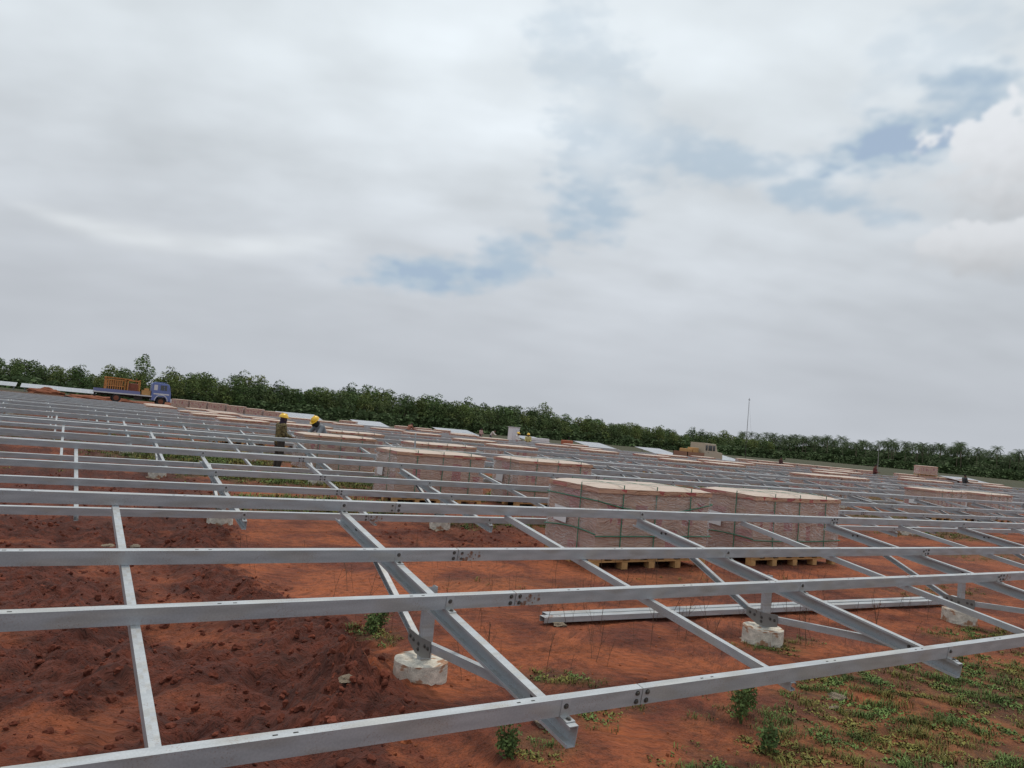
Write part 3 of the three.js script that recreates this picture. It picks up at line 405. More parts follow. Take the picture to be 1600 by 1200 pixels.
// joints in metres, the figure faces +z
function poseJoints(kind) {
  if (kind === 'bend') return { an: [0.11, 0.08, 0.0], kn: [0.12, 0.46, 0.05], hip: [0.1, 0.86, -0.08], pel: [0, 0.9, -0.09], che: [0, 1.2, 0.13], neck: [0, 1.34, 0.27], head: [0, 1.42, 0.37], sh: [0.18, 1.27, 0.2], el: [0.24, 1.05, 0.36], wr: [0.16, 0.98, 0.58], lean: 0.75 };
  return { an: [0.1, 0.08, 0.0], kn: [0.11, 0.46, 0.03], hip: [0.095, 0.84, 0.0], pel: [0, 0.9, 0.0], che: [0, 1.18, 0.01], neck: [0, 1.36, 0.02], head: [0, 1.47, 0.05], sh: [0.18, 1.29, 0.0], el: [0.23, 1.04, 0.04], wr: [0.17, 0.98, 0.26], lean: 0.15 };
}
const bodyCache = {};
function bodyParts(kind) {
  if (bodyCache[kind]) return bodyCache[kind];
  const J = poseJoints(kind), m = (p, s) => [p[0] * s, p[1], p[2]], B = (a, ra, b, rb) => [...a, ra, ...b, rb], body = [], shirt = [], trou = [], shoes = [];
  body.push(B(J.pel, 0.115, J.che, 0.13), B(J.che, 0.125, J.neck, 0.06), B(J.neck, 0.052, J.head, 0.06), B([J.head[0], J.head[1] + 0.045, J.head[2] - 0.005], 0.088, [J.head[0], J.head[1] - 0.045, J.head[2] + 0.03], 0.062), B([0, J.head[1] + 0.0, J.head[2] + 0.085], 0.016, [0, J.head[1] - 0.02, J.head[2] + 0.1], 0.018));
  shirt.push(B([0, J.pel[1] - 0.06, J.pel[2]], 0.142, J.che, 0.15), B(J.che, 0.14, [J.neck[0], J.neck[1] - 0.02, J.neck[2]], 0.075)); trou.push(B([0, J.pel[1] - 0.03, J.pel[2]], 0.13, J.pel, 0.128));
  for (const s of [-1, 1]) {
    const sh = m(J.sh, s), el = m(J.el, s), wr = m(J.wr, s), hip = m(J.hip, s), kn = m(J.kn, s), an = m(J.an, s);
    body.push(B([0, J.che[1] + 0.07, J.che[2] + (J.sh[2] - J.che[2]) * 0.6], 0.09, sh, 0.062), B(sh, 0.055, el, 0.042), B(el, 0.042, wr, 0.028), B(hip, 0.09, kn, 0.058), B(kn, 0.058, an, 0.04), B(an, 0.04, [an[0] * 1.15, 0.04, an[2] + 0.14], 0.032), B([s * 0.085, J.head[1] + 0.005, J.head[2]], 0.014, [s * 0.088, J.head[1] - 0.03, J.head[2]], 0.01));
    shirt.push(B([0, J.che[1] + 0.07, J.che[2] + (J.sh[2] - J.che[2]) * 0.6], 0.1, sh, 0.076), B(sh, 0.074, el, 0.062), B(el, 0.06, [mix(el[0], wr[0], 0.8), mix(el[1], wr[1], 0.8), mix(el[2], wr[2], 0.8)], 0.046));
    trou.push(B(hip, 0.112, kn, 0.08), B(kn, 0.08, [an[0], an[1] + 0.06, an[2]], 0.066)); shoes.push(B([an[0], 0.055, an[2] - 0.05], 0.052, [an[0] * 1.15, 0.045, an[2] + 0.16], 0.044));
  }
  const c = [0, 0.82, 0.12], half = 0.88, geos = [field(capsules(body, 0.035), c, half, 96)];
  for (const s of [-1, 1]) {                                              // hands: palm, four fingers of unequal length, thumb from the side of the palm
    const el = m(J.el, s), wr = m(J.wr, s), d = new THREE.Vector3(wr[0] - el[0], wr[1] - el[1], wr[2] - el[2]).normalize(), side = new THREE.Vector3(0, 1, 0).cross(d).normalize(), dn = new THREE.Vector3().crossVectors(d, side), P = (a, b, e) => [wr[0] + d.x * a + side.x * b + dn.x * e, wr[1] + d.y * a + side.y * b + dn.y * e, wr[2] + d.z * a + side.z * b + dn.z * e];
    const palm = capsules([B(P(-0.02, 0, 0), 0.027, P(0.03, 0, 0), 0.024), B(P(0.03, -0.026, 0), 0.015, P(0.075, -0.03, 0), 0.013), B(P(0.03, 0.026, 0), 0.015, P(0.075, 0.03, 0), 0.013)], 0.03), tips = [[-0.033, 0.058], [-0.011, 0.068], [0.011, 0.064], [0.033, 0.05]].map(([b, l]) => capsules([B(P(0.07, b, 0), 0.0095, P(0.07 + l * 0.5, b * 1.1, 0.012), 0.0088), B(P(0.07 + l * 0.5, b * 1.1, 0.012), 0.0088, P(0.07 + l * 0.8, b * 1.1, 0.04), 0.0075)], 0.004)), th = capsules([B(P(0.015, -s * 0.03, 0.004), 0.012, P(0.05, -s * 0.058, 0.02), 0.0095), B(P(0.05, -s * 0.058, 0.02), 0.0095, P(0.078, -s * 0.062, 0.035), 0.0085)], 0.006);
    geos.push(field((x, y, z) => Math.min(palm(x, y, z), th(x, y, z), ...tips.map((t) => t(x, y, z))), P(0.05, 0, 0.01), 0.12, 56));
  }
  const hd = J.head, helm = new THREE.SphereGeometry(0.125, 24, 12, 0, Math.PI * 2, 0, Math.PI * 0.5).scale(0.95, 1.0, 1.15).toNonIndexed(), brim = new THREE.CylinderGeometry(0.155, 0.16, 0.012, 28).scale(0.88, 1, 1.12).translate(0, 0.0, 0.03).toNonIndexed(), ridge = bx(0.03, 0.02, 0.17, 0, 0.118, 0);
  const helmet = uvm(join([helm, brim, ridge]).rotateX(J.lean).translate(hd[0], hd[1] + 0.058, hd[2] - 0.005));
  const scarf = field(capsules([B([hd[0], hd[1] + 0.0, hd[2] + 0.0], 0.097, [hd[0], hd[1] - 0.075, hd[2] + 0.02], 0.078), B([J.neck[0], J.neck[1] + 0.04, J.neck[2]], 0.075, [J.neck[0], J.neck[1] - 0.01, J.neck[2]], 0.09)], 0.03), [hd[0], hd[1] - 0.06, hd[2]], 0.2, 32);
  const hair = uvm(new THREE.SphereGeometry(0.098, 20, 12, 0, Math.PI * 2, 0, Math.PI * 0.55).scale(0.97, 1.05, 1.08).rotateX(-0.35 + J.lean).translate(hd[0], hd[1] + 0.045, hd[2] - 0.008).toNonIndexed());
  return (bodyCache[kind] = { body: join(geos), shirt: field(capsules(shirt, 0.035), c, half, 80), trousers: field(capsules(trou, 0.03), c, half, 80), shoes: field(capsules(shoes, 0.02), [0, 0.06, 0.05], 0.3, 40), helmet, scarf, hair });
}
function person(kind, label, x, z, turn, shirtMat, trouMat, head, scarfMat, size = 1, y) {
  const P = bodyParts(kind), o = thing('person', label, 'person', x, y ?? gBase(x), z, turn, 'site workers');
  mesh('body', P.body, skin, o); mesh('shirt', P.shirt, shirtMat, o); mesh('trousers', P.trousers, trouMat, o); mesh('shoes', P.shoes, cloth(0.03, 0.028, 0.026), o);
  if (head === 'helmet') mesh('helmet', P.helmet, helmetMat, o); else mesh('hair', P.hair, cloth(0.012, 0.01, 0.009), o);
  if (scarfMat) mesh('head_scarf', P.scarf, scarfMat, o); o.scale.setScalar(size); return o;
}
person('stand', 'person in patterned olive shirt and yellow helmet standing left of a boxed pallet', 3.05, -17.1, 1.75, camo, cloth(0.045, 0.035, 0.03), 'helmet', cloth(0.03, 0.018, 0.035), 0.92);
person('bend', 'person in grey shirt and yellow helmet bending over behind a boxed pallet', 4.75, -18.8, -1.25, cloth(0.17, 0.19, 0.215), cloth(0.28, 0.06, 0.05), 'helmet', cloth(0.018, 0.018, 0.016), 0.95);
person('stand', 'distant person in white shirt and red trousers, yellow helmet, left one of two', 29.8, -47.4, 0.6, cloth(0.6, 0.58, 0.56), cloth(0.32, 0.04, 0.035), 'helmet', null);
person('stand', 'distant person in dark clothes and yellow helmet, right one of two', 30.9, -47.5, -0.6, cloth(0.5, 0.45, 0.2), cloth(0.05, 0.05, 0.06), 'helmet', null);
person('stand', 'distant bareheaded person in pinkish shirt left of the white cabinet', 40.2, -71.8, 0.3, cloth(0.45, 0.3, 0.28), cloth(0.08, 0.07, 0.07), 'hair', null, 1.04);
person('bend', 'distant bareheaded person in pale shirt stooping beside the white cabinet', 41.4, -71.4, 0.9, cloth(0.5, 0.46, 0.42), cloth(0.06, 0.06, 0.07), 'hair', null, 1.04);
person('stand', 'distant person in dark clothes before the double stacks, right of the tall mast', 59.6, -45.1, 0, cloth(0.07, 0.03, 0.03), cloth(0.03, 0.03, 0.03), 'hair', null);
person('stand', 'distant person in dark red standing clear before the palm grove', 59.6, -35.2, 0.4, cloth(0.11, 0.03, 0.028), cloth(0.05, 0.03, 0.03), 'hair', null, 1.1);
person('stand', 'distant person in dark shirt at the far right among the frames', 62.9, -29.3, 1.2, cloth(0.04, 0.045, 0.05), cloth(0.03, 0.03, 0.03), 'hair', null, 1.0);
person('bend', 'distant person in reddish shirt bending among frames left of the middle', 22.9, -53.6, 1.9, cloth(0.28, 0.12, 0.08), cloth(0.06, 0.05, 0.05), 'hair', null);

// ---------------------------------------------------------------- vehicles and site equipment
const paint = (r, g, b, rough = 0.4) => new THREE.MeshPhysicalMaterial({ color: new THREE.Color().setRGB(r, g, b), roughness: rough, clearcoat: 0.3, clearcoatRoughness: 0.3 });
const rubberM = new THREE.MeshStandardMaterial({ color: new THREE.Color().setRGB(0.022, 0.02, 0.019), roughness: 0.85 }), darkSteel = new THREE.MeshStandardMaterial({ color: new THREE.Color().setRGB(0.045, 0.04, 0.038), roughness: 0.7, metalness: 0.3 }), glassDark = new THREE.MeshPhysicalMaterial({ color: new THREE.Color().setRGB(0.02, 0.024, 0.026), roughness: 0.08, clearcoat: 1 });
const rust = new THREE.MeshStandardMaterial({ color: new THREE.Color().setRGB(0.2, 0.07, 0.04), roughness: 0.85 });
function wheel(parent, x, y, z, r, w, hubMat) { const t = mesh('wheel', uvm(join([cy(r, r, w, 28, 0, 0, 0, 'z'), cy(r * 0.95, r * 0.95, w + 0.04, 28, 0, 0, 0, 'z')])), rubberM, parent, x, y, z); mesh('rim', uvm(join([cy(r * 0.58, r * 0.58, w + 0.05, 20, 0, 0, 0, 'z'), cy(r * 0.2, r * 0.22, w + 0.12, 12, 0, 0, 0, 'z')])), hubMat, t); return t; }
{
  const o = thing('flatbed_truck', 'blue flatbed truck carrying an orange slatted rig, on the far left road', 'truck', 5.55, gBase(5.5, -97.6), -97.6, 0.0), blue = paint(0.12, 0.17, 0.40), white = paint(0.6, 0.6, 0.62), orange = paint(0.52, 0.21, 0.05, 0.6), orangeD = paint(0.2, 0.05, 0.02, 0.6), lav = paint(0.16, 0.18, 0.36, 0.6);
  mesh('chassis', uvm(join([bx(7.6, 0.22, 0.16, 0.1, 0.85, 0.42), bx(7.6, 0.22, 0.16, 0.1, 0.85, -0.42), ...[-3, -1.6, 0, 1.6, 3].map((x) => bx(0.14, 0.18, 0.7, x, 0.85, 0)), bx(0.9, 0.4, 0.4, 0.6, 0.72, 0.75), bx(0.25, 0.5, 0.06, -4.0, 0.75, 0.7)])), darkSteel, o);
  mesh('deck', uvm(join([bx(6.2, 0.1, 2.35, -1.05, 1.08, 0), bx(6.2, 0.14, 0.05, -1.05, 1.06, 1.2), bx(6.2, 0.14, 0.05, -1.05, 1.06, -1.2)])), white, o);
  mesh('side_board', uvm(bx(4.9, 0.36, 0.06, -1.7, 1.32, 1.15)), lav, o); mesh('side_board', uvm(bx(4.9, 0.36, 0.06, -1.7, 1.32, -1.15)), lav, o); mesh('tail_board', uvm(bx(0.06, 0.36, 2.2, -4.12, 1.32, 0)), lav, o);
  // cab: side profile pulled across
  const s = new THREE.Shape(); s.moveTo(2.05, 0.62); s.lineTo(2.05, 2.62); s.quadraticCurveTo(2.08, 2.72, 2.25, 2.74); s.lineTo(3.6, 2.68); s.quadraticCurveTo(3.86, 2.64, 3.92, 2.45); s.lineTo(4.12, 1.55); s.lineTo(4.16, 0.62); s.lineTo(3.78, 0.62); s.absarc(3.12, 0.55, 0.66, 0.12, Math.PI - 0.12, false); s.lineTo(2.05, 0.62); s.closePath();
  const cab = mesh('cab', uvm(new THREE.ExtrudeGeometry(s, { depth: 2.1, bevelEnabled: true, bevelSize: 0.05, bevelThickness: 0.05, bevelSegments: 2, curveSegments: 10 }).translate(0, 0, -1.05)), blue, o);
  for (const e of [1, -1]) { const d = mesh('door', uvm(bx(1.0, 1.55, 0.03, 3.0, 1.85, 1.105 * e)), blue, cab); mesh('side_window', bx(0.72, 0.62, 0.02, 3.3, 2.2, 1.127 * e), glassDark, cab); mesh('window_bar', bx(0.04, 0.62, 0.02, 3.36, 2.2, 1.143 * e), blue, cab); mesh('panel_sign', bx(0.4, 0.66, 0.02, 2.42, 2.2, 1.112 * e), white, cab); mesh('mudguard', uvm(new THREE.TorusGeometry(0.72, 0.07, 6, 20, Math.PI).scale(1, 1, 2.6).translate(3.12, 0.58, 1.0 * e)), white, o); mesh('mirror', bx(0.06, 0.3, 0.18, 4.1, 2.15, 1.25 * e), darkSteel, cab); mesh('headlight', cy(0.11, 0.11, 0.05, 14, 4.2, 0.95, 0.75 * e, 'x'), white, cab); }
  mesh('windscreen', bx(0.02, 0.8, 1.85, 0, 0, 0), glassDark, cab, 4.06, 2.06, 0).rotation.z = 0.215; mesh('stripe', bx(1.75, 0.16, 0.02, 3.1, 1.42, 1.112), white, cab); mesh('bumper', uvm(rbx(0.2, 0.42, 2.2, 0.05, 4.26, 0.68, 0)), white, o); mesh('roof_rack', uvm(join([bx(1.3, 0.05, 0.05, 2.95, 2.86, 0.9), bx(1.3, 0.05, 0.05, 2.95, 2.86, -0.9), ...[2.35, 2.75, 3.15, 3.55].map((x) => bx(0.05, 0.05, 1.8, x, 2.86, 0)), ...[2.4, 3.5].flatMap((x) => [bx(0.05, 0.14, 0.05, x, 2.8, 0.9), bx(0.05, 0.14, 0.05, x, 2.8, -0.9)])])), blue, cab);
  for (const e of [1, -1]) { wheel(o, 3.12, 0.5, 0.92 * e, 0.5, 0.28, rust); wheel(o, -1.75, 0.5, 0.92 * e, 0.5, 0.5, rust); }
  const rig = thing('slatted_rig', 'orange slatted steel rig standing on the bed of the blue truck', 'rig', 4.0, gBase(5.5, -97.6) + 1.13, -97.6);
  mesh('frame', uvm(join([...[-1.5, 0.6, 0.9, 2.2].flatMap((x) => [1, -1].map((e) => bx(0.1, 1.75, 0.1, x, 0.875, 0.95 * e))), ...[0.05, 0.78, 1.5].flatMap((y) => [1, -1].map((e) => bx(2.2, 0.1, 0.1, -0.4, y, 0.95 * e))), ...[0.05, 1.6].flatMap((y) => [1, -1].map((e) => bx(1.4, 0.1, 0.1, 1.55, y, 0.95 * e)))])), orange, rig);
  for (const e of [1, -1]) for (const y of [0.42, 1.14]) for (let k = 0; k < 8; k++) mesh('slat', G.slatU ??= uvm(bx(0.1, 0.6, 0.05)), orange, rig, -1.38 + k * 0.235, y, 0.95 * e);
  for (let k = 0; k < 4; k++) { const m = mesh('top_plank', uvm(bx(2.9, 0.07, 0.4)), orange, rig, -0.15, 1.7 + (k % 2) * 0.05, -0.75 + k * 0.5); m.rotation.z = -0.02; }
  mesh('engine', uvm(join([rbx(1.0, 1.2, 1.5, 0.06, 1.55, 0.68, 0), cy(0.22, 0.22, 1.7, 16, 1.45, 0.85, 0, 'z'), cy(0.06, 0.06, 0.7, 10, 1.8, 1.6, 0.4)])), orangeD, rig); mesh('tank', uvm(bx(1.5, 0.8, 1.3, -0.5, 0.5, 0)), darkSteel, rig);
  const cr = mesh('wooden_crate', uvm(join([bx(0.95, 0.6, 1.2, 0, 0.3, 0), ...[-0.3, 0, 0.3].map((y) => bx(0.99, 0.05, 1.24, 0, 0.3 + y * 0.8, 0)), bx(0.5, 0.25, 0.7, 0.05, 0.72, 0)])), wood, scene, 7.0, gBase(5.5, -97.6) + 1.14, -97.4); tag(cr, 'brown wooden crate on the truck bed right behind the blue cab', 'crate');
}
{
  const o = thing('old_lorry', 'small tan lorry with a pale cab parked among the far pallets', 'lorry', 50.6, gBase(50.4), -47.6, 0.0), tan = paint(0.42, 0.37, 0.28, 0.7), brown = paint(0.24, 0.12, 0.07, 0.7);
  const s = new THREE.Shape(); s.moveTo(-0.1, 0.7); s.lineTo(-0.1, 2.25); s.lineTo(1.35, 2.2); s.lineTo(1.62, 1.5); s.lineTo(2.3, 1.42); s.lineTo(2.36, 0.7); s.closePath();
  const cab = mesh('cab', uvm(new THREE.ExtrudeGeometry(s, { depth: 1.8, bevelEnabled: true, bevelSize: 0.04, bevelThickness: 0.04, bevelSegments: 2 }).translate(0, 0, -0.9)), tan, o);
  for (const e of [1, -1]) { for (const [x, w] of [[0.12, 0.26], [0.62, 0.5], [1.12, 0.3]]) mesh('side_window', bx(w, 0.5, 0.02, x, 1.83, 0.945 * e), glassDark, cab); mesh('door_handle', bx(0.14, 0.03, 0.03, 0.4, 1.4, 0.95 * e), darkSteel, cab); }
  mesh('windscreen', bx(0.02, 0.68, 1.6, 0, 0, 0), glassDark, cab, 1.54, 1.86, 0).rotation.z = 0.36;
  mesh('chassis', uvm(bx(4.6, 0.22, 0.9, 0, 0.6, 0)), darkSteel, o); mesh('load_bed', uvm(join([bx(2.2, 0.1, 1.9, -1.25, 0.85, 0), bx(2.2, 0.45, 0.06, -1.25, 1.1, 0.92), bx(2.2, 0.45, 0.06, -1.25, 1.1, -0.92), bx(0.06, 0.45, 1.9, -2.32, 1.1, 0)])), brown, o);
  for (const e of [1, -1]) { wheel(o, 1.55, 0.42, 0.8 * e, 0.42, 0.24, rust); wheel(o, -1.3, 0.42, 0.8 * e, 0.42, 0.34, rust); }
  const cr = mesh('wooden_crate', uvm(join([rbx(0.8, 0.7, 0.9, 0.04, -0.45, 0.35, 0), rbx(0.7, 0.85, 0.8, 0.04, 0.4, 0.43, 0.1)])), wood, scene, 49.4, gBase(50.4) + 0.905, -47.6); tag(cr, 'pair of tan wooden crates roped together on the bed of the small lorry', 'crate');
}
{
  const o = thing('generator_trailer', 'orange generator trailer right of the white sheet stack', 'generator', 39.2, gBase(39), -53.4, 0.2), orange = paint(0.36, 0.1, 0.04, 0.7); o.scale.setScalar(0.8);
  mesh('housing', uvm(rbx(1.1, 1.15, 1.0, 0.08, 0, 1.05, 0)), orange, o); mesh('louvre', uvm(join([0, 1, 2, 3].map((k) => bx(0.6, 0.06, 0.03, 0.1, 0.8 + k * 0.14, 0.51)))), darkSteel, o); mesh('exhaust', cy(0.05, 0.05, 0.4, 10, 0.3, 1.8, 0), darkSteel, o); mesh('drawbar', uvm(bx(0.9, 0.08, 0.1, -0.9, 0.42, 0)), darkSteel, o); for (const e of [1, -1]) wheel(o, 0.05, 0.3, 0.6 * e, 0.3, 0.16, rust);
  const p = thing('white_cabinet', 'tall white cabinet standing above the far module tables', 'cabinet', 47.6, gBase(47), -76.4, 0.1); mesh('housing', uvm(rbx(1.15, 2.15, 0.9, 0.03, 0, 1.1, 0)), paint(0.72, 0.73, 0.75, 0.5), p); mesh('door', uvm(bx(0.5, 1.8, 0.02, -0.27, 1.1, 0.462)), paint(0.66, 0.67, 0.7, 0.5), p); mesh('door', uvm(bx(0.5, 1.8, 0.02, 0.27, 1.1, 0.462)), paint(0.66, 0.67, 0.7, 0.5), p); mesh('roof', uvm(bx(1.3, 0.06, 1.05, 0, 2.2, 0)), paint(0.6, 0.61, 0.63, 0.5), p); mesh('plinth', uvm(bx(1.25, 0.1, 1.0, 0, 0.03, 0)), concrete, p);
  const w = thing('sheet_stack', 'stack of white wrapped sheets on bearers left of the orange generator', 'sheet stack', 38.4, gBase(38), -57.0, 0.05); mesh('sheets', uvm(join([0, 1, 2, 3].map((k) => rbx(1.75 + 0.03 * (k % 2), 0.27, 1.1, 0.02, 0.02 * (k % 3), 0.26 + k * 0.28, 0)))), paint(0.68, 0.7, 0.72, 0.6), w); for (const x of [-0.6, 0.6]) mesh('bearer', uvm(bx(0.12, 0.13, 1.1, x, 0.06, 0)), wood, w);
}
// tall lamp mast, a slimmer pole beside the palms
{
  const o = thing('mast', 'tall thin dark mast rising above the tree line', 'mast', 74.3, gBase(74), -62);
  mesh('pole', uvm(cy(0.022, 0.045, 8.6, 12, 0, 4.3, 0)), darkSteel, o); mesh('mast_head', uvm(join([bx(0.2, 0.08, 0.12, 0.03, 8.62, 0), bx(0.03, 0.25, 0.03, 0, 8.75, 0)])), darkSteel, o); mesh('base_plate', uvm(bx(0.5, 0.06, 0.5, 0, 0.03, 0)), galvDull, o); mesh('stay_wire', uvm(tube([[0.05, 8.3, 0], [0.6, 4.2, 0.2], [1.1, 0.0, 0.4]], 0.008, 12, 4)), darkSteel, o);
  const p = thing('slim_pole', 'slim bare pole standing in front of the palm grove', 'pole', 86.2, gBase(86), -51.2); mesh('pole', uvm(cy(0.03, 0.05, 4.4, 10, 0, 2.2, 0)), galvDull, p); mesh('cap', uvm(cy(0.06, 0.06, 0.06, 10, 0, 4.42, 0)), galvDull, p);
}
// heaps of red soil at the far edge
{
  const heapGeo = (s) => { const g = new THREE.SphereGeometry(1, 40, 20, 0, Math.PI * 2, 0, Math.PI * 0.55), p = g.attributes.position; for (let i = 0; i < p.count; i++) { const q = 1 + 0.35 * fbm3(p.getX(i) * 1.5 + s, p.getY(i) * 1.5, p.getZ(i) * 1.5, 4); p.setXYZ(i, p.getX(i) * q, p.getY(i) * q, p.getZ(i) * q); } g.computeVertexNormals(); return uvm(g); };
  const m = cloth(0.2, 0.065, 0.03); const hs = [[-3.6, -117.5, 2.2, 0.9, 'heap of red soil before the far left panel tables'], [2.5, -101.6, 4.2, 0.55, 'long low bank of red soil behind the blue truck'], [10.5, -101.5, 5, 0.5, 'low bank of red soil right of the blue truck'], [49.8, -55.4, 1.6, 0.7, 'dark red soil heap left of the small tan lorry']];
  hs.forEach(([x, z, w, h, label], i) => { const q = mesh('soil_heap', heapGeo(i * 9), m, scene, x, gBase(x, z) - 0.08, z); q.scale.set(w, h, w * 0.6); tag(q, label, 'soil heap', 'soil heaps at the far edge'); });
}

// ---------------------------------------------------------------- trees
const leafMat = new THREE.MeshStandardMaterial({ vertexColors: true, roughness: 0.9, side: THREE.DoubleSide });
const barkMat = new THREE.MeshStandardMaterial({ color: new THREE.Color().setRGB(0.16, 0.125, 0.09), roughness: 0.95 });
const leafTint = [[1, 1, 1], [1.18, 1.12, 1], [0.82, 0.86, 0.9], [1.3, 1.15, 0.95], [0.92, 1.02, 0.95]].map((c) => new THREE.MeshStandardMaterial({ color: new THREE.Color().setRGB(...c), vertexColors: true, roughness: 0.9, side: THREE.DoubleSide }));
function leafCloud(lobes, perLobe, size, r, tints) {
  const pos = [], col = [], nor = []; const v = new THREE.Vector3(), a = new THREE.Vector3(), b = new THREE.Vector3();
  for (const [cx, cyy, cz, rx, ry, rz] of lobes) {
    const tint = tints[Math.floor(r() * tints.length)], lm = 0.82 + r() * 0.36, n = Math.round(perLobe * (rx * ry + rx * rz) / 2);
    for (let i = 0; i < n; i++) {
      v.set(r() * 2 - 1, r() * 2 - 1, r() * 2 - 1).normalize(); const q = 0.62 + 0.42 * Math.pow(r(), 0.6), s = size * (0.6 + r() * 0.8), bump = 1 + 0.22 * n3(v.x * 2 + cx, v.y * 2 + cyy, v.z * 2 + cz);
      const px = cx + v.x * rx * q * bump, py = cyy + v.y * ry * q * bump, pz = cz + v.z * rz * q * bump;
      a.set(r() - 0.5, (r() - 0.5) * 0.7, r() - 0.5).normalize(); b.set(r() - 0.5, r() - 0.5, r() - 0.5).cross(a).normalize();
      const P = [[-1, -0.35], [1, -0.25], [0.7, 0.5], [-0.5, 0.45]].map(([e, f]) => [px + (a.x * e + b.x * f) * s, py + (a.y * e + b.y * f) * s, pz + (a.z * e + b.z * f) * s]);
      const nn = new THREE.Vector3().crossVectors(a, b); const l = lm * (0.7 + r() * 0.6);
      for (const k of [0, 1, 2, 0, 2, 3]) { pos.push(...P[k]); nor.push(nn.x, nn.y, nn.z); col.push(tint[0] * l, tint[1] * l, tint[2] * l); }
    }
  }
  const g = new THREE.BufferGeometry(); g.setAttribute('position', new THREE.Float32BufferAttribute(pos, 3)); g.setAttribute('normal', new THREE.Float32BufferAttribute(nor, 3)); g.setAttribute('color', new THREE.Float32BufferAttribute(col, 3)); return g;
}
const greens = [[0.085, 0.128, 0.042], [0.105, 0.15, 0.046], [0.07, 0.108, 0.04], [0.125, 0.16, 0.055]];
function treeKind(seed, h, spread, nl) {
  const r = rng(seed), lobes = [], limbs = [cy(0.07, 0.15, h * 0.62, 7, 0, h * 0.31, 0)];
  for (let i = 0; i < nl; i++) { const a = i * 2.4 + r(), t = i / nl, y = h * (0.27 + 0.58 * t) + (r() - 0.5) * 0.5, d = spread * (1 - 0.62 * t) * (0.5 + r() * 0.5), s = spread * (0.34 + r() * 0.24); lobes.push([Math.cos(a) * d, y, Math.sin(a) * d, s * 1.25, s * 0.9, s * 1.25]);
    if (i % 2 === 0) limbs.push(tube([[0, h * 0.28 + t * h * 0.2, 0], [Math.cos(a) * d * 0.5, y - s * 0.5, Math.sin(a) * d * 0.5], [Math.cos(a) * d, y, Math.sin(a) * d]], 0.05, 5, 5)); }
  lobes.push([0, h * 0.88, 0, spread * 0.4, h * 0.11, spread * 0.4]);
  return { crown: leafCloud(lobes, 74, 0.2, r, greens), trunk: uvm(join(limbs)) };
}
const treeKinds = [[3, 7.6, 2.5, 11], [5, 8.4, 2.8, 12], [7, 8.9, 2.6, 12], [9, 7.2, 2.9, 11], [13, 9.3, 2.7, 12]].map((a) => treeKind(...a)), tallTree = treeKind(21, 11.5, 2.5, 11);
function tree(kind, x, z, s, turn, label, group) { const o = thing('broadleaf_tree', label, 'tree', x, gBase(x) - 0.1, z, turn, group); mesh('trunk', kind.trunk, barkMat, o); mesh('crown', kind.crown, leafTint[Math.floor(Math.abs(x * 7.3 + z * 3.1)) % 5], o); o.scale.set(s * (1 + 0.12 * n2(x, z)), s, s); return o; }
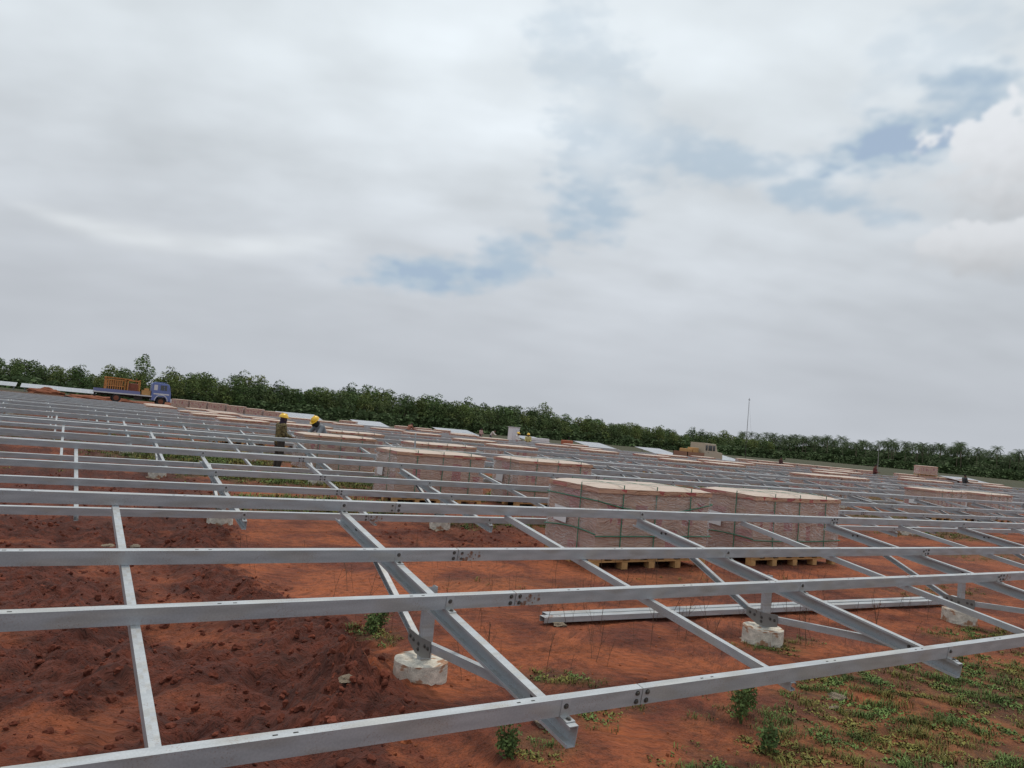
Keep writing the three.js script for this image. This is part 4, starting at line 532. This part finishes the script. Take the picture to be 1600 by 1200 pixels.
{
  const r = rng(314), rowsZ = [-184, -188.5, -193.5], word = ['front', 'middle', 'back'];
  rowsZ.forEach((z0, i) => { let k = 0; for (let x = -17 - i; x < 236; x += 3.0 + r() * 1.3) { k++; const z = z0 + (r() - 0.5) * 3 + 4 * n2(x * 0.02, i), s = (0.74 + 0.24 * sst(-10, 70, x) - 0.17 * sst(110, 190, x) + (r() - 0.5) * 0.22 + 0.14 * fbm2(x * 0.05, i + 3, 3)) * (1 + i * 0.07); tree(treeKinds[Math.floor(r() * 5)], x, z, s, r() * 6.28, `broad-leaved green tree, ${ordWord(k)} from the left in the ${word[i]} row of the tree belt`, 'trees of the belt behind the site'); } });
  tree(tallTree, 14.0, -186, 1.02, 1.0, 'taller tree with a tufted top rising over the blue truck', 'trees of the belt behind the site');
  tree(treeKinds[4], 19.5, -184, 1.02, 2.0, 'round-topped tree just right of the tallest tree over the truck'); tree(treeKinds[1], 33.5, -184, 1.1, 2.0, 'round-topped tree standing out right of the blue truck'); tree(tallTree, 131, -192, 1.06, 3.0, 'lone rounded tree top standing above the middle of the tree belt');
  // undergrowth beneath, too dense to count
  const shrub = leafCloud([[0, 0.7, 0, 1.3, 0.8, 1.0], [0.6, 0.5, 0.3, 0.9, 0.6, 0.9]], 46, 0.24, rng(5), greens), spots = [];
  for (let x = -20; x < 236; x += 1.5) for (const z of [-181.5, -186, -191]) spots.push([x + r(), z + (r() - 0.5) * 2, 1.3 + r() * 1.3]);
  const P = [[396.6, -316.5], [390.1, -226.4], [371, -155.8], [350, -110]]; for (let i = 0; i < 3; i++) for (let t = 0; t < 1; t += 0.022) for (const e of [-14, 2, 18, 34, 48]) spots.push([mix(P[i][0], P[i + 1][0], t) + e + r() * 6, mix(P[i][1], P[i + 1][1], t) + r() * 5, (e < 0 ? 2.0 : 4.4 + e * 0.03) + r() * 1.6]);
  const im = new THREE.InstancedMesh(shrub, leafMat, spots.length), M = new THREE.Matrix4(), Q = new THREE.Quaternion(), Y = new THREE.Vector3(0, 1, 0); spots.forEach(([x, z, s], i) => im.setMatrixAt(i, M.compose(new THREE.Vector3(x, gBase(x) - 0.1, z), Q.setFromAxisAngle(Y, r() * 6.28), new THREE.Vector3(s, s, s))));
  im.name = 'undergrowth'; im.userData = { kind: 'stuff', label: 'dense green undergrowth beneath the tree belt and palms', category: 'undergrowth' }; scene.add(im);
  // palms
  const palmKind = (seed, h) => {
    const q = rng(seed), pos = [], nor = [], col = [], lean = (q() - 0.5) * 1.4, tri = (a, b, c, t) => { const A = new THREE.Vector3(...a), n = new THREE.Vector3(...b).sub(A).cross(new THREE.Vector3(...c).sub(A)).normalize(); for (const p of [a, b, c]) { pos.push(...p); nor.push(n.x, n.y, n.z); col.push(...t); } };
    const N = 24; for (let i = 0; i < N; i++) {
      const az = i * 2.399 + q() * 0.3, up = mix(1.15, -0.55, i / N), L = 3.4 + q() * 0.9, c = Math.cos(az), s = Math.sin(az), t = 0.75 + q() * 0.5, tint = [0.05 * t, 0.078 * t, 0.027 * t], S = 7; let px = lean, py = h, pz = 0, ang = up; const pts = [];
      for (let k = 0; k <= S; k++) { pts.push([px, py, pz]); px += c * Math.cos(ang) * L / S; pz += s * Math.cos(ang) * L / S; py += Math.sin(ang) * L / S; ang -= 0.24; }
      for (let k = 0; k < S; k++) { const w = 0.62 * Math.sin(Math.PI * (0.12 + 0.85 * k / S)), [x0, y0, z0] = pts[k], [x1, y1, z1] = pts[k + 1]; for (const e of [1, -1]) for (let f = 0; f < 2; f++) { const u = f * 0.5, bx0 = mix(x0, x1, u), by0 = mix(y0, y1, u), bz0 = mix(z0, z1, u), bx1 = mix(x0, x1, u + 0.36), by1 = mix(y0, y1, u + 0.36), bz1 = mix(z0, z1, u + 0.36); tri([bx0, by0, bz0], [bx1, by1, bz1], [bx1 - s * w * e + c * 0.2, by1 - w * 0.55, bz1 + c * w * e + s * 0.2], tint); } }
    }
    const g = new THREE.BufferGeometry(); g.setAttribute('position', new THREE.Float32BufferAttribute(pos, 3)); g.setAttribute('normal', new THREE.Float32BufferAttribute(nor, 3)); g.setAttribute('color', new THREE.Float32BufferAttribute(col, 3)); return { crown: g, trunk: uvm(tube([[0, -0.3, 0], [lean * 0.2, h * 0.4, 0], [lean, h, 0]], 0.12, 8, 6)) };
  };
  const kinds = [[1, 10.5], [2, 12.4], [3, 13.4], [4, 7.5], [5, 5.2]].map((a) => palmKind(...a)); const seg = [[404, -340], ...P]; let row = 0;
  for (const back of [-8, -1, 6, 13, 21, 30, 40]) { row++; let k = 0; for (let i = 0; i < seg.length - 1; i++) { const L = Math.hypot(seg[i + 1][0] - seg[i][0], seg[i + 1][1] - seg[i][1]); for (let t = 0; t < L; t += 4.6 + r() * 3.2) { k++; const x = mix(seg[i][0], seg[i + 1][0], t / L) + back + (r() - 0.5) * 4, z = mix(seg[i][1], seg[i + 1][1], t / L) + (r() - 0.5) * 4, o = thing('coconut_palm', `coconut palm, ${ordWord(k)} from the left in the ${ORD[row - 1].replace('nearest', 'first')} row of the grove`, 'palm tree', x, gBase(x), z, r() * 6.28, 'coconut palms of the grove on the right'), q = kinds[Math.floor(r() * (row < 4 ? 5 : 3))], s = 0.88 + r() * 0.24; mesh('trunk', q.trunk, barkMat, o); mesh('crown', q.crown, leafMat, o); o.scale.set(s, s, s); } } }
}
// ---------------------------------------------------------------- loose soil, stones, grass, weeds
{
  const r = rng(2024), Y = new THREE.Vector3(0, 1, 0), M = new THREE.Matrix4(), Q = new THREE.Quaternion(), E = new THREE.Euler();
  const lump = (seed, det = 1) => { const g = mergeVertices(new THREE.IcosahedronGeometry(1, det).deleteAttribute('uv').deleteAttribute('normal'), 1e-3), p = g.attributes.position; for (let i = 0; i < p.count; i++) { const q = 1 + 0.5 * n3(p.getX(i) * 1.3 + seed, p.getY(i) * 1.3, p.getZ(i) * 1.3); p.setXYZ(i, p.getX(i) * q, p.getY(i) * q * 0.75, p.getZ(i) * q); } const f = g.toNonIndexed(); f.computeVertexNormals(); return f; };
  const clods = []; for (let i = 0; i < 120000 && clods.length < 17000; i++) { const z = 1.6 - Math.pow(r(), 1.7) * 15, x = -4 + r() * (z > -4 ? 7 : 13), d = darkSoil(x, z); if (r() < d * 0.9 + 0.06) clods.push([x, z, d > 0.3 ? 0.003 + 0.024 * Math.pow(r(), 8) : 0.0025 + 0.01 * Math.pow(r(), 4), d]); }
  const im = new THREE.InstancedMesh(lump(1), new THREE.MeshStandardMaterial({ roughness: 0.97 }), clods.length), C = new THREE.Color();
  clods.forEach(([x, z, s, d], i) => { im.setMatrixAt(i, M.compose(new THREE.Vector3(x, height(x, z) + s * 0.25, z), Q.setFromEuler(E.set(r() * 6, r() * 6, r() * 6)), new THREE.Vector3(s, s, s))); const l = 0.8 + r() * 0.5; im.setColorAt(i, d > 0.35 ? C.setRGB(0.13 * l, 0.031 * l, 0.015 * l) : C.setRGB(0.28 * l, 0.082 * l, 0.03 * l)); });
  im.name = 'soil_clods'; im.userData = { kind: 'stuff', label: 'loose clods of red soil scattered over the ground', category: 'soil clods' }; im.castShadow = im.receiveShadow = true; scene.add(im);
  // pale stones
  const st = [[-1.44, -6.18, 0.04, 'pale stone lying in the dark soil behind the second purlin'], [0.45, -0.72, 0.06, 'pale flat stone in the soil beneath the lowest foreground purlin'], [2.72, -0.42, 0.045, 'pale broken concrete lump at the edge of the grass'], [2.5, -0.3, 0.025, 'small pale concrete lump beside the grass edge'], [-0.52, -1.3, 0.035, 'small pinkish stone on the soil bank by the nearest pile'], [-1.2, -6.05, 0.05, 'pale rubble lump left of the dark soil bank'], [1.75, -2.38, 0.04, 'brown stone resting against the steel channel bundle']];
  st.forEach(([x, z, s, label], i) => { const m = mesh('stone', uvm(lump(i * 3 + 4), 3), rubble, scene, x, height(x, z) + s * 0.2, z); m.scale.set(s * 1.4, s * 0.7, s); m.rotation.y = i; tag(m, label, 'stone', 'pale stones on the soil'); });
  // grass tufts
  const tuft = (seed, n, h, w, broad) => { const q = rng(seed), pos = [], nor = [], col = []; for (let i = 0; i < n; i++) { const a = q() * 6.28, d = Math.sqrt(q()) * w, x = Math.cos(a) * d, z = Math.sin(a) * d, b = q() * 6.28, l = h * (0.5 + q() * 0.7), bend = 0.3 + q() * 0.8, hw = broad ? 0.005 + q() * 0.005 : 0.0016 + q() * 0.0014, t = 0.65 + q() * 0.7, cc = Math.cos(b), ss = Math.sin(b), tip = [x + cc * l * bend, l * (1 - bend * 0.35), z + ss * l * bend], mid = [x + cc * l * bend * 0.4, l * 0.6, z + ss * l * bend * 0.4], base = broad ? [x + cc * l * 0.1, l * 0.35, z + ss * l * 0.1] : [x, -0.01, z], tint = [0.11 * t, 0.15 * t, 0.04 * t];
    const tr = (A, B, Cc) => { for (const p of [A, B, Cc]) { pos.push(...p); nor.push(0.3 * cc, 0.9, 0.3 * ss); col.push(...tint); } }; const o = [-ss * hw, 0, cc * hw], pl = (p, k) => [p[0] + o[0] * k, p[1] + o[1] * k, p[2] + o[2] * k]; tr(pl(base, broad ? 0.3 : 1), pl(mid, 1), pl(mid, -1)); tr(pl(base, broad ? 0.3 : 1), pl(base, -1), pl(mid, -1)); tr(pl(mid, 1), tip, pl(mid, -1)); }
    const g = new THREE.BufferGeometry(); g.setAttribute('position', new THREE.Float32BufferAttribute(pos, 3)); g.setAttribute('normal', new THREE.Float32BufferAttribute(nor, 3)); g.setAttribute('color', new THREE.Float32BufferAttribute(col, 3)); return g; };
  const kinds = [tuft(1, 12, 0.045, 0.05, false), tuft(2, 10, 0.036, 0.05, true), tuft(3, 12, 0.075, 0.05, false), tuft(4, 9, 0.024, 0.05, true)], lists = [[], [], [], []];
  for (let i = 0; i < 260000; i++) { const far = r(), z = far < 0.42 ? 1.2 - r() * 4 : -2.5 - Math.pow(r(), 1.5) * 40, x = far < 0.42 ? -0.6 + r() * 8 : -4 + r() * (10 + 2.2 * -z), m = grassAt(x, z), k = n2(x * 2.3 + 3, z * 2.3) > 0.05 ? 1 : 0; const pat = sst(-0.35, 0.35, fbm2(x * 3.4 + 8, z * 3.4, 3)); if (r() > m * m * pat * (z > -3 ? 0.46 : 0.55)) continue; if (!inView(x, z)) continue; lists[k + (r() < 0.3 ? 2 : 0)].push([x, z, 0.38 + r() * 0.62 + (z < -6 ? 0.6 : 0)]); }
  for (let i = 0; i < 90000; i++) { const z = -7 - Math.pow(r(), 1.3) * 24, x = -4 + r() * (9 + 1.1 * -z), m = grassAt(x, z); if (!inView(x, z) || r() > m * m * 0.7) continue; lists[Math.floor(r() * 4)].push([x, z, 1.1 + r() * 1.3]); }
  const word = ['fine short grass', 'small broad-leaved ground cover', 'longer grass', 'low creeping weeds'];
  lists.forEach((L, k) => { const g = new THREE.InstancedMesh(kinds[k], leafMat, L.length); L.forEach(([x, z, s], i) => { g.setMatrixAt(i, M.compose(new THREE.Vector3(x, height(x, z) - 0.004, z), Q.setFromAxisAngle(Y, r() * 6.28), new THREE.Vector3(s, s, s))); const dry = n2(x * 1.1 + 20, z * 1.1) + (r() - 0.5) * 0.6, l = 0.7 + r() * 0.6; g.setColorAt(i, dry > 0.1 ? C.setRGB(1.35 * l, 0.95 * l, 0.75 * l) : C.setRGB(0.85 * l, l, 0.85 * l)); }); g.name = ['grass', 'ground_cover', 'long_grass', 'creeping_weeds'][k]; g.userData = { kind: 'stuff', label: word[k] + ' growing in patches on the red soil', category: 'grass' }; g.castShadow = g.receiveShadow = true; scene.add(g); });
  // single bushy weeds
  const bush = (seed, h) => { const q = rng(seed), stems = [], lob = []; for (let i = 0; i < 9; i++) { const a = q() * 6.28, l = h * (0.6 + q() * 0.5), t = [Math.cos(a) * h * 0.45 * q(), l, Math.sin(a) * h * 0.45 * q()]; stems.push(tube([[0, -0.02, 0], [t[0] * 0.5, l * 0.55, t[2] * 0.5], t], 0.0028, 5, 4)); for (let e = 0.35; e <= 1; e += 0.16) lob.push([t[0] * e, t[1] * e, t[2] * e, 0.045, 0.035, 0.045]); } return { stems: uvm(join(stems)), leaves: leafCloud(lob, 5200, 0.011, q, [[0.085, 0.14, 0.04], [0.11, 0.165, 0.045]]) }; };
  const bk = [bush(1, 0.2), bush(2, 0.14), bush(3, 0.27)];
  const ws = [[1.62, -0.32, 2, 'tall leafy weed standing at the near edge of the grass'], [1.78, -0.42, 0, 'leafy weed right of the tallest weed by the lowest purlin'], [0.02, -0.42, 1, 'small leafy weed below the lowest purlin near the soil edge'], [0.1, -2.5, 1, 'small weed behind the nearest concrete pile'], [0.22, -2.62, 0, 'thin weed right behind the nearest concrete pile'], [1.45, 0.02, 1, 'bushy weed low in the grass near the bottom edge']];
  ws.forEach(([x, z, k, label], i) => { const o = thing('weed', label, 'weed', x, height(x, z), z, i * 1.3, 'single weeds'); mesh('stems', bk[k].stems, new THREE.MeshStandardMaterial({ color: new THREE.Color().setRGB(0.08, 0.1, 0.03), roughness: 0.9 }), o); mesh('leaves', bk[k].leaves, leafMat, o); });
  // dry upright stalks
  const stalk = uvm(join([tube([[0, -0.02, 0], [0.012, 0.12, 0.006], [0.02, 0.27, -0.01]], 0.0016, 4, 4), tube([[0.012, 0.12, 0.006], [0.035, 0.17, 0.02], [0.05, 0.22, 0.03]], 0.001, 3, 3), tube([[0.016, 0.18, 0], [-0.01, 0.22, -0.02], [-0.02, 0.25, -0.03]], 0.001, 3, 3)])), sp = [];
  for (let i = 0; i < 900; i++) { const x = -0.4 + r() * 7, z = -1.2 - r() * 4.4; if (darkSoil(x, z) < 0.25 && n2(x * 0.9 + 2, z * 0.9) > -0.1 && r() < 0.42) sp.push([x, z, 0.5 + r() * 0.8]); }
  const ds = new THREE.InstancedMesh(stalk, new THREE.MeshStandardMaterial({ color: new THREE.Color().setRGB(0.1, 0.06, 0.035), roughness: 0.95 }), sp.length); sp.forEach(([x, z, s], i) => ds.setMatrixAt(i, M.compose(new THREE.Vector3(x, height(x, z), z), Q.setFromEuler(E.set((r() - 0.5) * 0.5, r() * 6.28, (r() - 0.5) * 0.5)), new THREE.Vector3(s, s, s)))); ds.name = 'dry_stalks'; ds.userData = { kind: 'stuff', label: 'thin dry brown stalks standing on the trodden soil', category: 'dry stalks' }; scene.add(ds);
}
renderer.render(scene, camera);
